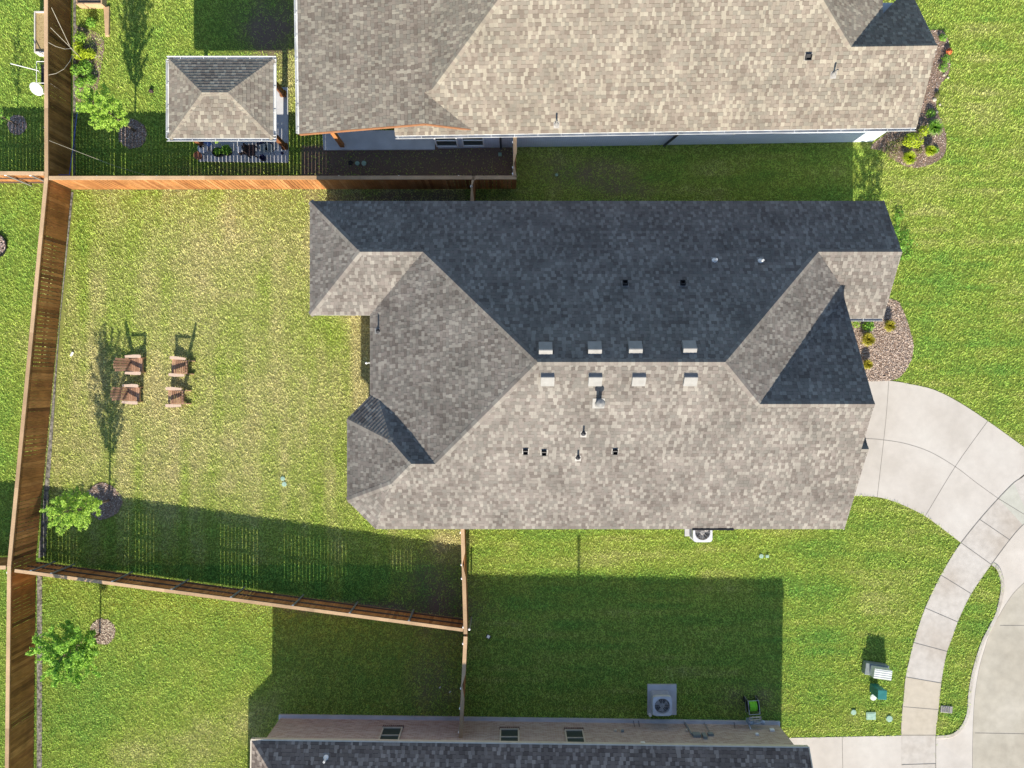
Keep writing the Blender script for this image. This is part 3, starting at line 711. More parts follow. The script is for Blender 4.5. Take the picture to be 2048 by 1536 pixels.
# flue
p = pS.px(1197, 806); mb = MB()
n = pS.n; u = Vector((0,0,1)).cross(n).normalized(); v = n.cross(u); M = Matrix((u, v, n)).transposed()
mb.box(p+n*.02, (.42,.42,.014), M=M); mb.lathe(p-Vector((0,0,.05)), [(.16,0),(.10,.16),(.095,.18),(.095,.62),(.15,.63),(.16,.72),(.13,.76),(.02,.80)], 18)
mb.build('flue', VENTM, roofM)

# ---- tan roofed house at the top
top = thing('brick_house', 'big house at the top edge with pale tan shingles, white gutters and white brick', 'house', (5, 14, 0))
xT0 = rot2((-4.3, 9.48), R(.88))
def xT(p): q = xT0(p); return (q[0], q[1]+.11, q[2])
tS = eave_plane(0, 9.48, 0, 1, 3.0, PT)
XA, XR_, XBk = -8.25, -3.27, -2.95
tP = Plane(2.85+.21*8.25, .21, 0); zb = tP.z(XBk, 0); tW = Plane(zb-PT*XBk, PT, 0)
zr_ = tP.z(XR_, 0); tPE = Plane(zr_+.46*XR_, -.46, 0)
Yk = 9.48+(zb-3)/PT; Ya = 9.48+(zr_-3)/PT
YRT = 15.5; zrT = tS.z(0, YRT); hipx = XBk+(YRT-Yk)
Cx, Cy = 12.45, 11.97
tGN = Plane(tS.z(0, Cy)+PT*Cy, 0, -PT); tE = Plane(tS.z(0, Cy)+PT*Cx, -PT, 0)
tN = Plane(zrT+PT*YRT, 0, -PT)
mb = MB()
tf = [(tS, [(-4.52,9.48),(15.62,9.48),(15.62,Cy),(Cx,Cy),(Cx-(YRT-Cy),YRT),(hipx,YRT),(XBk,Yk),(XR_,Ya),(-4.52,10.4)]),
      (tP, [(XA,9.66),(XR_,9.66),(XR_,Ya),(XBk,Yk),(XBk,18),(XA,18)]),
      (tPE, [(XR_,9.66),(-1.57,9.66),(XR_,Ya)]),
      (tW, [(XBk,Yk),(hipx,YRT),(XBk+6,18),(XBk,18)]),
      (tGN, [(Cx,Cy),(15.62,Cy),(15.62,14.46),(Cx+2.49,14.46)]),
      (tE, [(Cx,Cy),(Cx+1.25,Cy+1.25),(Cx+1.7,Cy+1.25),(Cx+1.7,18),(Cx-(YRT-Cy),18),(Cx-(YRT-Cy),YRT)])]
for pl, poly in tf: shingle(mb, pl, poly)
for a, b, c_, d_ in (((XBk,Yk),(hipx,YRT),tW,tS),((Cx,Cy),(Cx-(YRT-Cy),YRT),tS,tE),((Cx,Cy),(15.62,Cy),tS,tGN),((hipx,YRT),(Cx-(YRT-Cy),YRT),tS,tN)):
    ridgecap(mb, a, b, c_, d_)
roofT = mb.build('roof', SH_TOP, top, xf=xT)
mb = MB(); mb.add([tN.P(hipx-3,YRT), tN.P(Cx-1,YRT), tN.P(Cx+1,21.5), tN.P(hipx-6,21.5)], [(0,1,2,3)], 0, .5); mb.build('rear_roof', SH_TOP, top, xf=xT)
mb = MB(); gutter(mb, (-4.5,9.48), (15.6,9.48), 3.0, (0,-1)); mb.build('gutter', GUT, top, xf=xT)
mb = MB(); gutter(mb, (XA,18), (XA,9.68), 2.85, (-1,0)); mb.build('gutter', GUT, top, xf=xT)
mb = MB()
eave_board(mb, (XA,9.645), (XR_,9.645), 2.85, zr_); eave_board(mb, (XR_,9.645), (-1.57,9.645), zr_, tPE.z(-1.57,0))
mb.build('rake_trim', FASO, top, xf=xT)
mb = MB()
mb.prism([(-4.5,9.52),(15.6,9.52),(15.6,14.4),(13.9,14.4),(13.9,21),(-4.5,21)], 2.80, 2.84)
eave_board(mb, (15.6,9.5), (15.6,Cy), 3.0, tS.z(0,Cy)); eave_board(mb, (15.6,Cy), (15.6,14.46), tS.z(0,Cy), 3.0)
mb.beam((-4.5,9.52,2.92), (15.6,9.52,2.92), .03, .16)
mb.build('soffit', WHITE, top, xf=xT)
mb = MB(); mb.prism([(-3.1,9.93),(15.2,9.93),(15.2,14.1),(13.6,14.1),(13.6,21),(-3.1,21)], -.05, 2.80)
tri = [(9.93,2.8),(9.93,3.2),(Cy,tS.z(0,Cy)-.12),(14.1,3.1),(14.1,2.8)]
vs = [(15.2,a,b) for a, b in tri]+[(15.05,a,b) for a, b in tri]; mb.add(vs, [(0,1,2,3,4),(9,8,7,6,5)])
mb.prism([(-4.4,12.5),(-3.1,12.5),(-3.1,21),(-4.4,21)], -.05, 2.80)
mb.build('wall', STONEW, top, xf=xT0)
for x0, x1 in ((870,915),(924,968)):
    a, b = W(x0, 290, 1.1).x, W(x1, 290, 1.1).x
    window(top, ((a+b)/2, 9.93+((a+b)/2+4.3)*.0154-.01, 1.25), b-a, 1.6, (0,-1), WHITE, SCREEN)
for cx_, wd_ in ((6.3,.75),(8.6,.75)): window(top, (cx_, 10.12, 1.9), wd_, .8, (0,-1), WHITE, GLASS)
for X_, lab, md in ((W(1001,290,1.5).x, 0, DARK), (W(1340,290,1.5).x, 1, DARK)):
    mb = MB(); yy = 9.85+(X_+4.3)*.0154; mb.beam((X_,yy,.15), (X_+(.45 if lab else 0),yy,2.85), .08, .06); mb.build('downspout', md, top)
for X_, Y_ in ((-7.9,9.9),):
    mb = MB(); q = W(652, 283, 1.0); mb.box((-7.15,10.05,1.35), (.16,.16,2.7)); mb.box((-7.15,10.05,2.55), (.26,.26,.1)); mb.build('porch_post', mat('orange_cedar', [(.36,.14,.045),(.42,.18,.06)], rough=.7), top)
def vtop(px_, py_): 
    return px_, py_
pSw = Plane(tS.a, -math.tan(R(.88))*PT, PT)   # the rotated south slope seen in world axes
pSw.a = tS.z(0, 9.48)-pSw.b*(-4.3)-pSw.c*9.59
square_vent(roofT, pSw, 1616, 113, .2); pipe_vent(roofT, pSw, 1667, 147, m=VENTM, h=.45); pipe_vent(roofT, pSw, 1113, 247, m=VENTM, h=.45)

# ---- brick house at the bottom
bot = thing('brick_house', 'brown brick house at the bottom edge with dark shaded shingle roof and three windows', 'house', (1, -18, 0))
xB = rot2((-10.06, -13.75), R(-.77))
WB = 4.2; XL, XRr, YB = -10.06, 11.45, -13.75
bN = eave_plane(0, YB, 0, -1, 3.0, PT); bW = eave_plane(XL, 0, 1, 0, 3.0, PT); bS = eave_plane(0, YB-2*WB, 0, 1, 3.0, PT)
mb = MB()
RB1 = (XL+WB, YB-WB); RB2 = (XRr, YB-WB)
shingle(mb, bN, [(XRr,YB),(XL,YB),RB1,RB2])
shingle(mb, bW, [(XL,YB),(XL,-17.4),(-10.6,-17.95),RB1])
for a, b, c_, d_ in (((XL,YB),RB1,bN,bW),(RB1,RB2,bN,bS)): ridgecap(mb, a, b, c_, d_)
roofB = mb.build('roof', SH_BOT, bot, xf=xB)
mb = MB()
mb.add([bS.P(*RB1), bS.P(*RB2), bS.P(XRr,YB-2*WB), bS.P(XL,YB-2*WB)], [(0,1,2,3)])
mb.add([(XL,-17.4,3),(-11.07,-18.4,3),(-11.07,-26,3),(-6.5,-26,5.8),(-5.86,-17.95,5.8)], [(0,1,2,3,4)])
mb.build('rear_roof', SH_BOT, bot, xf=xB)
mb = MB(); mb.beam((XL-.02,YB+.02,2.955), (XRr,YB+.02,2.955), .05, .16); mb.beam((XL-.01,YB,2.955), (XL-.01,-17.4,2.955), .05, .16)
mb.beam((XRr+.01,YB,2.96), (XRr+.01,YB-WB,5.76), .04, .16)
mb.prism([(XL,YB),(XRr,YB),(XRr,YB-2*WB),(XL,YB-2*WB)], 2.82, 2.86)
mb.build('fascia', BEIGE, bot, xf=xB)
mb = MB(); mb.prism([(XL+.30,YB-.32),(XRr-.22,YB-.32),(XRr-.22,YB-8),(XL+.30,YB-8)], .12, 2.82); mb.build('wall', BRICK, bot, xf=xB)
mb = MB(); mb.prism([(XL+.24,YB-.18),(XRr-.16,YB-.18),(XRr-.16,YB-8.1),(XL+.24,YB-8.1)], -.05, .12); mb.build('foundation', CONG, bot, xf=xB)
for x0, x1, yb in ((766,806,1451),(1000,1038,1453),(1129,1166,1455)):
    a, b = W(x0, yb, .95).x, W(x1, yb, .95).x
    yw = YB-.32-(((a+b)/2)-XL)*math.tan(R(.77))
    window(bot, ((a+b)/2, yw, 1.72), b-a, 1.5, (0,1), BEIGE, SCREEN)
    mb = MB()
    for k in range(11):
        xx = a-.03+(b-a+.06)*(k+.5)/11; mb.box((xx, yw+.035, .90), (.06, .09, .13))
    mb.build('brick_sill', mat('dark_brick', [(.10,.06,.055),(.17,.11,.10)], 'island', rough=.9), bot)
mb = MB()
def wallB(px_, zz): 
    x = (px_-1024)*(H-zz)/F; return Vector((x, YB-.32-(x-XL)*math.tan(R(.77))+.05, zz))
mb.tube([wallB(1369,.05), wallB(1384,1.3)], .035, 8, 1); mb.box(wallB(1393,1.35), (.30,.14,.30), mi=0)
mb.box(wallB(1409,1.45), (.16,.13,.42), mi=2, rz=0)
mb.tube([wallB(1408,.05), wallB(1421,1.2)], .016, 6, 1); mb.box(wallB(1421,1.25), (.22,.10,.2), mi=0)
mb.build('electric_meter', [GREYB, STEEL, GREYB], bot)
for px_, zz, sz, m_ in ((1231,1.0,.11,BEIGE),(1245,1.05,.12,GREYB),(1286,2.2,.18,WHITE),(1514,1.2,.13,WHITE),(1544,.75,.18,WHITE),(1373,.9,.1,BEIGE)):
    mb = MB(); c_ = wallB(px_, zz); mb.box(c_, (sz,.08,sz*.9)); mb.box(c_+Vector((0,.045,.0)), (sz*.7,.03,sz*.55)); mb.build('wall_fitting', m_, bot, bevel=.01)
for px_ in (1267,1277,1468):
    mb = MB(); mb.tube([wallB(px_,.12)+Vector((0,.04,0)), wallB(px_+2,.6)], .012, 6); mb.build('wall_pipe', DARK, bot)
# vent pipes on the hidden ridge that throw the thin shadow on the lawn
bNw = Plane(bN.a, bN.b, bN.c)
pipe_vent(roofB, bNw, 652, 1516, m=WHITE, h=.4, r=.04)
mb = MB(); q = Vector((2.82, -17.6, 5.35)); mb.lathe(q, [(.055,0),(.055,1.0),(.08,1.02),(.08,1.10),(.02,1.12)], 12); mb.build('flue', VENTM, roofB)

# ---------------------------------------------------------------- pavilion
gz = thing('garden_pavilion', 'square timber pavilion with pale tan hip roof and white gutters in the top yard', 'pavilion', (-11.3, 11.1, 0))
gx0, gx1, gy0, gy1, gzh, gp = -13.32, -9.28, 9.56, 12.62, 2.8, .44
half = (gy1-gy0)/2; ym = (gy0+gy1)/2
A1, A2 = (gx0+half, ym), (gx1-half, ym)
kS = eave_plane(0,gy0,0,1,gzh,gp); kN = eave_plane(0,gy1,0,-1,gzh,gp); kW = eave_plane(gx0,0,1,0,gzh,gp); kE = eave_plane(gx1,0,-1,0,gzh,gp)
TH[:] = [.0225, .0205]
mb = MB()
for pl, poly in ((kS,[(gx0,gy0),(gx1,gy0),A2,A1]),(kN,[(gx1,gy1),(gx0,gy1),A1,A2]),(kW,[(gx0,gy1),(gx0,gy0),A1]),(kE,[(gx1,gy0),(gx1,gy1),A2])): shingle(mb, pl, poly)
for a, b, c_, d_ in ((A1,A2,kS,kN),((gx0,gy0),A1,kS,kW),((gx0,gy1),A1,kN,kW),((gx1,gy0),A2,kS,kE),((gx1,gy1),A2,kN,kE)): ridgecap(mb, a, b, c_, d_)
mb.build('roof', SH_TOP, gz)
TH[:] = [.0150, .0065]
for a, b, o_ in (((gx0-.1,gy0),(gx1+.1,gy0),(0,-1)),((gx1+.1,gy1),(gx0-.1,gy1),(0,1)),((gx0,gy1),(gx0,gy0),(-1,0)),((gx1,gy0),(gx1,gy1),(1,0))):
    mb = MB(); gutter(mb, a, b, gzh, o_); mb.build('gutter', GUT, gz)
mb = MB(); mb.prism([(gx0,gy0),(gx1,gy0),(gx1,gy1),(gx0,gy1)], gzh-.17, gzh-.13)
for a, b in (((gx0+.3,gy0+.4),(gx1-.3,gy0+.4)),((gx0+.3,gy1-.4),(gx1-.3,gy1-.4)),((gx0+.38,gy0+.5),(gx0+.38,gy1-.5)),((gx1-.38,gy0+.5),(gx1-.38,gy1-.5))): mb.beam((*a,gzh-.28), (*b,gzh-.28), .14, .2)
mb.build('beam_frame', POSTW, gz)
for x_, y_ in ((-9.62,12.2),(-9.55,9.98),(-12.92,9.98),(-12.92,12.2)):
    mb = MB(); mb.box((x_,y_,1.35), (.17,.17,2.5)); mb.box((x_,y_,.2), (.24,.24,.2)); mb.build('post', POSTW, gz)
mb = MB(); mb.prism(gaz_slab, -.05, .10)
struct(mb.build('pavilion_slab', CONG, bevel=.01))
mb = MB(); mb.prism(patio, -.05, .09); struct(mb.build('patio_slab', CONG))
# things on the slab
zs = .10
def at(px_, py_, z_=zs): return W(px_, py_, z_)
c_ = at(400,314); mb = MB(); mb.lathe((c_.x,c_.y,zs), [(.10,0),(.14,.22),(.165,.23),(.165,.28),(.14,.28),(.13,.24),(.02,.23)], 20); tag(mb.build('flower_pot', TERRA, smooth=False), 'round terracotta pot at the lower left corner of the pavilion slab', 'pot')
c_ = at(413,302); t = thing('side_table', 'small round dark table with a pale rim near the terracotta pot', 'table', (c_.x,c_.y,zs))
m_ = LB(); m_.lathe((0,0,.42), [(.20,0),(.21,.01),(.21,.03),(.19,.035),(.0,.03)], 24); m_.build('tabletop', CUSH, t)
for k in range(3):
    m_ = LB(); a = k*2.09; m_.tube([(math.cos(a)*.15,math.sin(a)*.15,.42),(math.cos(a)*.18,math.sin(a)*.18,0)], .012, 6); m_.build('leg', DARK, t)
for dx, dy, r_, m0, lb in ((-.06,.03,.045,BLACK,'small black cup on the round pavilion table'),(.06,.05,.05,BEIGE,'small cream candle on the round pavilion table'),(.0,-.08,.035,WHITE,'small white cup on the round pavilion table')):
    mb = MB(); mb.lathe((c_.x+dx,c_.y+dy,zs+.455), [(r_*.8,0),(r_,.08),(r_*.85,.08),(r_*.7,.03),(0,.03)], 12); tag(mb.build('cup', m0), lb, 'cup')
def leafmass(mb, c, r, n, size, squash=1.0, shell=.35, mi=0, up_bias=.3, prof=None):
    c = Vector(c)
    for _ in range(n):
        d = Vector((random.gauss(0,1), random.gauss(0,1), random.gauss(0,1))).normalized()
        if d.z < -.2: d.z = -d.z*.5
        rr = (shell+(1-shell)*random.random()**.5)
        p = c+Vector((d.x*r*rr, d.y*r*rr, d.z*r*rr*squash))
        nrm = (d+Vector((random.gauss(0,.5), random.gauss(0,.5), random.gauss(0,.5)+up_bias))).normalized()
        a = nrm.cross(Vector((random.random()-.5, random.random()-.5, random.random()-.5))).normalized(); b = nrm.cross(a)
        s_ = size*random.uniform(.6,1.3)
        mb.add([p-a*s_, p-b*s_*.45, p+a*s_, p+b*s_*.45], [(0,1,2,3)], mi)
for i, (px_, py_, gr, lb) in enumerate(((440,308,.4,'left black oval planter with small dark leaves on the pavilion slab'),(457,305,1,'right black planter with a bushy bright green plant on the pavilion slab'))):
    c_ = at(px_, py_); t = thing('planter', lb, 'planter', (c_.x,c_.y,zs), 0, 'black planters on the pavilion slab')
    m_ = LB(); m_.lathe((0,0,0), [(.17,0),(.22,.26),(.235,.27),(.235,.30),(.20,.30),(.19,.25),(0,.24)], 22, sy=.85); m_.build('pot', BLACK, t)
    m_ = LB(); leafmass(m_, (0,.02,.30), .13+.10*gr, int(90+260*gr), .045, .8); m_.build('foliage', LEAFG, t)
    if gr == 1:
        m_ = LB(); m_.tube([(-.05,.05,.3),(-.12,.15,.65),(-.16,.22,.9)], .008, 5); leafmass(m_, (-.17,.22,.9), .12, 60, .035); m_.build('stem', LEAFY, t)
c_ = at(489,303); t = thing('patio_chair', 'dark square wicker patio chair holding a grey pillow on the pavilion slab', 'chair', (c_.x,c_.y,zs), R(90))
def ottoman(t, wd, dp, hg, back=False):
    m_ = LB(); m_.box((0,0,hg*.45), (wd,dp,hg*.25)); 
    m_.build('seat', BROWNW, t, bevel=.02)
    for sx in (-1,1):
        for sy in (-1,1):
            m_ = LB(); m_.box((sx*(wd/2-.03),sy*(dp/2-.03),hg*.17), (.045,.045,hg*.33)); m_.build('leg', BROWNW, t)
    if back:
        m_ = LB(); m_.box((0,-dp/2,hg*.95), (wd,.05,hg*.75)); m_.build('backrest', BROWNW, t, bevel=.015)
ottoman(t, .36, .34, .5, True)
mb = MB(); leaf = None
mb.box((c_.x-.10,c_.y,zs+.34), (.24,.28,.12), rz=.3); o = mb.build('pillow', CUSH, bevel=.05); tag(o, 'crumpled grey pillow lying on the dark patio chair', 'pillow')
c_ = at(508,306); t = thing('patio_table', 'dark rectangular slatted table in the middle of the pavilion slab', 'table', (c_.x,c_.y,zs))
m_ = LB()
for k in range(7): m_.box((0,-.2+k*.067,.40), (.36,.058,.03))
m_.build('tabletop', BROWNW, t)
for sx in (-1,1):
    for sy in (-1,1):
        m_ = LB(); m_.box((sx*.15,sy*.2,.19), (.04,.04,.38)); m_.build('leg', BROWNW, t)
c_ = at(528,318); mb = MB(); mb.lathe((c_.x,c_.y,zs), [(.08,0),(.13,.12),(.11,.24),(.12,.26),(.09,.26),(.07,.15),(0,.14)], 22); tag(mb.build('flower_pot', NAVY, smooth=False), 'glossy navy round pot at the lower right of the pavilion slab', 'pot')
for px_, py_, rz_, lb in ((533,303,.3,'dark folding chair just left of the other one below the pavilion gutter'),(545,301,-.4,'dark folding chair nearest the lower right pavilion post')):
    c_ = at(px_, py_); t = thing('folding_chair', lb, 'chair', (c_.x,c_.y,zs), rz_, 'dark folding chairs under the pavilion')
    m_ = LB(); m_.box((0,0,.42), (.3,.3,.02)); m_.build('seat', GREYB, t)
    m_ = LB(); m_.box((0,.16,.68), (.3,.02,.26)); m_.build('backrest', NAVY, t)
    for sx in (-1,1):
        m_ = LB(); m_.tube([(sx*.15,-.15,0),(sx*.15,.16,.8)], .011, 6); m_.tube([(sx*.14,.15,0),(sx*.14,-.14,.42)], .011, 6); m_.build('leg', DARK, t)
c_ = at(420,293); t = thing('folding_chair', 'blue cloth folding chair behind the small round table', 'chair', (c_.x,c_.y,zs), .6)
m_ = LB(); m_.box((0,0,.40), (.34,.3,.02)); m_.build('seat', mat('blue_cloth', [(.10,.16,.36),(.2,.28,.5)], rough=.9), t)
m_ = LB(); m_.box((0,.17,.62), (.34,.02,.3)); m_.build('backrest', mat('blue_cloth_back', [(.10,.16,.36),(.2,.28,.5)], rough=.9), t)
for sx in (-1,1):
    m_ = LB(); m_.tube([(sx*.16,-.15,0),(sx*.16,.17,.76)], .011, 6); m_.tube([(sx*.15,.15,0),(sx*.15,-.14,.40)], .011, 6); m_.build('leg', STEEL, t)
c_ = at(565,307); mb = MB(); mb.lathe((c_.x,c_.y,zs), [(.05,0),(.06,.02),(.03,.05),(.025,.1),(.05,.12),(0,.13)], 12); tag(mb.build('candle_holder', NAVY), 'tiny dark candle holder near the right edge of the pavilion slab', 'candle holder')

# ---------------------------------------------------------------- fences
def fence(name, label, p0, p1, h0, h1, side, posts, gap=(.004,.010), wood=WOOD, cap=CAPW, cw=.15, group='cedar privacy fences', caps=True, grp=True, notch=None, trim=True):
    """pickets stand on the side opposite the steel posts; side=+1 puts posts to the left of p0->p1"""
    p0, p1 = Vector((*p0, 0)), Vector((*p1, 0)); d = (p1-p0); L = d.length; d.normalize(); n_ = Vector((-d.y, d.x, 0))*side
    t = thing(name, label, 'fence', p0, 0, group)
    ang = math.atan2(d.y, d.x)
    pk = MB(); s_ = 0; ph = random.uniform(0, 9)
    while s_ < L:
        wd = .138+random.uniform(-.003,.003); g = random.uniform(*gap)*(1.75 if math.sin(s_*1.7+ph)+math.sin(s_*.61+ph*2) > -.05 else .45)
        if s_+wd > L: wd = L-s_
        if wd < .03: break
        hh = h0+(h1-h0)*(s_+wd/2)/L-.02
        if notch and abs(s_-notch[0]) < notch[1]: hh -= .10*(1-abs(s_-notch[0])/notch[1])
        c_ = p0+d*(s_+wd/2)-n_*(.012+random.uniform(0,.003)); pk.box(c_+Vector((0,0,hh/2+.03)), (wd,.016,hh-.03), rz=ang+random.uniform(-.006,.006))
        s_ += wd+g
    pk.build('picket_panel', wood, t)
    for zz in (.30, .95, 1.60):
        r_ = MB(); r_.beam(p0+n_*.018+Vector((0,0,zz*h0/1.83)), p1+n_*.018+Vector((0,0,zz*h1/1.83)), .038, .085); r_.build('rail', RAILW, t)
    if caps:
        segs = int(L/3.6)+1; cb = MB()
        for k in range(segs):
            a, b = k*L/segs+(.002 if k else 0), (k+1)*L/segs
            A = p0+d*a+n_*.02; B = p0+d*b+n_*.02
            A.z = h0+(h1-h0)*a/L; B.z = h0+(h1-h0)*b/L
            if notch:
                a1, b1 = notch[0]-.45, notch[0]+.55
                def cb_poly(s0, s1, w0a, w0b, w1a, w1b):
                    vs = []
                    for ss, (wa, wb) in ((s0,(w0a,w0b)),(s1,(w1a,w1b))):
                        for ww in (wa, wb):
                            for dz in (0, .035): q = p0+d*ss+n_*ww; vs.append((q.x,q.y,h0+(h1-h0)*ss/L-.0175+dz))
                    cb.add(vs, [(0,1,3,2),(4,6,7,5),(0,4,5,1),(2,3,7,6),(1,5,7,3),(0,2,6,4)])
                if k == 0:
                    hw_ = cw/2
                    cb_poly(0, a1, -hw_, hw_, -hw_, hw_); cb_poly(a1+.001, notch[0], -hw_, hw_, hw_*.55, hw_)
                    cb_poly(notch[0]+.004, b1, hw_*.45, hw_, -hw_, hw_); cb_poly(b1+.001, L, -hw_, hw_, -hw_, hw_)
                continue
            cb.beam(A, B, cw, .035)
        cb.build('cap_board', cap, t)
        if trim:
            tb = MB(); a = p0-n_*.032; b = p1-n_*.032
            tb.beam(a+Vector((0,0,h0-.075)), b+Vector((0,0,h1-.075)), .018, .085); tb.build('trim_board', wood, t)
    for s_ in posts:
        c_ = p0+d*s_+n_*.072; hh = h0+(h1-h0)*s_/L
        m_ = MB(); m_.tube([(c_.x,c_.y,0),(c_.x,c_.y,hh-.04)], .038, 10, 0)
        po = m_.build('post', STEEL, t)
        m_ = MB(); m_.lathe((c_.x,c_.y,hh-.045), [(.048,0),(.05,.03),(.035,.05),(0,.06)], 12); m_.build('post_cap', WHITE, po)
    return t, p0, d, L
HF = 1.83
F1a = W(93,-60,HF); F1b = W(94,355,HF); F1c = W(19.5,1131,HF); F1d = W(14,1620,HF)
fence('fence', 'top stretch of the tall brown fence on the left, beside the vegetable bed', F1a.xy, F1b.xy, HF, HF, -1, [1.5,3.9,6.3,8.1], wood=WOODD)
fence('fence', 'longest slanting stretch of brown fence down the left of the back lawn', F1b.xy, F1c.xy, HF, HF, -1, [2.4,4.8,7.2,9.6,12.0,14.4,15.9], gap=(.006,.014), wood=WOODD)
fence('fence', 'bottom left stretch of brown fence beside the bright green corner lawn', F1c.xy, F1d.xy, HF, HF, -1, [1.2,3.6,6.0,8.4], wood=WOODD)
fence('fence', 'straight orange lit cedar fence across the top of the back lawn below the pavilion', W(98,357,HF).xy, W(1033,356,HF).xy, HF, HF, 1, [1.9,4.3,5.6,6.9,9.2,11.6,14.0,16.4,18.6], gap=(.007,.014))
pA, pB_ = W(30,1142,1.8), W(926,1261,1.72)
fence('fence', 'diagonal cedar fence showing its rails and steel posts below the back lawn', pA.xy, pB_.xy, 1.82, 1.72, 1, [.62,1.44,3.9,6.3,8.7,11.2,13.5,15.9,18.35], gap=(.006,.013), wood=WOODR, cw=.13)
fence('fence', 'short cedar side fence with a gate right under the main roof edge', W(924,1020,HF).xy, W(931,1268,HF).xy, HF, HF, -1, [.9,2.2,2.75,4.7], notch=(2.15,.5))
fence('fence', 'cedar side fence with a gate running down to the brown brick house', W(931,1273,HF).xy, W(921,1480,HF).xy, HF, HF, -1, [.3,2.1,2.9,3.85], notch=(1.95,.5))
fence('fence', 'short fence with gate between the tan roofed house and the orange fence', W(1030,272,HF).xy, W(1030,354,HF).xy, HF, HF, -1, [.25,1.25,1.5], notch=(1.1,.25))
fence('fence', 'very short grey fence stub joining the orange fence to the main roof', W(947,360,HF).xy, W(943,420,HF).xy, HF, HF, -1, [.25], notch=(.25,.2))
fence('fence', 'neighbour fence stub at the left edge, upper one with slanting braces', W(-60,345,HF).xy, W(88,346,HF).xy, HF, HF, -1, [1.4,2.4], wood=WOOD)
fence('fence', 'neighbour fence stub at the left edge, lower one beside the diagonal fence', W(-60,1134,HF).xy, W(12,1134,HF).xy, HF, HF, -1, [.9])
# concrete mow strip at the foot of the left fence
mb = MB()
bl = [W(150,-60), W(149,378)]; mb.ribbon([p.xy for p in bl], .11, .03)
mb.prism([tuple(p.xy) for p in (W(143,385),W(147,385),W(120,650),W(100,960),W(92,1112),W(77,1116))], -.04, .03)
mb.prism([tuple(p.xy) for p in (W(75,1150),W(85,1154),W(84,1640),W(74,1640))], -.04, .03)
o = struct(mb.build('mow_strip', MOW))

# ---------------------------------------------------------------- trees and shrubs
def tree(name, label, base, hgt, crown0, rad, nb, leafm, leafn, leaf, widest=.35, up_=1.0, group=None, seed=1, trunk_r=.05, cat='tree', spread=.5):
    random.seed(seed)
    t = thing(name, label, cat, base, 0, group)
    tr = LB(); pts = []; rs = []
    for k in range(9):
        f = k/8; pts.append((math.sin(f*3)*.04, math.cos(f*2.3)*.04-.04, f*hgt*.96)); rs.append(trunk_r*(1-f*.85))
    tr.tube(pts, rs, 9)
    cr = LB()
    for i in range(nb):
        f = (i+.5)/nb; z0 = crown0*.85+(hgt*.92-crown0*.85)*f
        prof = (f/widest)**.6 if f < widest else max(0.0, 1-((f-widest)/(1-widest)))**.75
        Lh = rad*(.35+.65*prof)*random.uniform(.75,1.2); az = i*2.4+random.uniform(-.4,.4)
        rise = Lh*up_*random.uniform(.7,1.4)
        P0 = Vector((0,0,z0)); P3 = Vector((math.cos(az)*Lh, math.sin(az)*Lh, z0+rise)); P1_ = Vector((math.cos(az)*Lh*.5, math.sin(az)*Lh*.5, z0+rise*.35))
        path = [P0, P0.lerp(P1_,.5), P1_, P1_.lerp(P3,.5), P3]
        tr.tube(path, [trunk_r*.35, trunk_r*.28, trunk_r*.2, trunk_r*.12, trunk_r*.05], 5)
        nsub = 6
        for j in range(nsub):
            g = .25+.75*j/(nsub-1); q0 = path[min(3, int(g*4))].lerp(path[min(4, int(g*4)+1)], g*4-int(g*4) if g < 1 else 1)
            d = Vector((math.cos(az+random.uniform(-1.3,1.3)), math.sin(az+random.uniform(-1.3,1.3)), random.uniform(.1,1.0))).normalized()
            sl_ = Lh*spread*random.uniform(.4,1.0)*(1.1-.4*g); q1 = q0+d*sl_
            tr.tube([q0, q1], [trunk_r*.09, trunk_r*.03], 4, cap=False)
            for k in range(leafn):
                c_ = q0.lerp(q1, random.random()**.8)+Vector((random.gauss(0,.035), random.gauss(0,.035), random.gauss(0,.035)))
                nrm = Vector((random.gauss(0,.6), random.gauss(0,.6), 1)).normalized()
                a = nrm.cross(Vector((random.random()-.5, random.random()-.5, .2))).normalized(); b = nrm.cross(a); s_ = leaf*random.uniform(.6,1.4)
                cr.add([c_-a*s_, c_-b*s_*.4, c_+a*s_, c_+b*s_*.4], [(0,1,2,3)])
    tr.build('trunk', BARK, t, smooth=True); cr.build('crown', leafm, t)
    return t
tree('young_tree', 'slender yellow green young tree beside the pavilion', W(270,262), 4.1, 1.25, .72, 46, LEAFY, 34, .044, widest=.3, up_=1.2, group='slender young trees', seed=3)
tree('young_tree', 'slender yellow green young tree in the back lawn below the wooden chairs', W(219,1000), 4.0, 1.3, .84, 50, LEAFY, 30, .041, widest=.3, up_=1.1, group='slender young trees', seed=8, spread=.36)
tree('leafy_tree', 'dense green round tree on the lawn below the diagonal fence', W(200,1268), 3.3, 1.3, 1.15, 42, LEAFT, 52, .055, widest=.45, up_=.55, seed=5, trunk_r=.045, spread=.6)
tree('leafy_tree', 'small leafy tree at the upper right corner of the main house', (15.05,5.75,0), 2.7, .75, .72, 26, LEAFG, 22, .05, widest=.5, up_=.7, seed=12, trunk_r=.035, spread=.7)
tree('young_tree', 'thin shaded sapling on the far left neighbouring lawn', W(35,250), 2.3, .8, .4, 12, LEAFG, 6, .04, seed=21, trunk_r=.03)
random.seed(99)
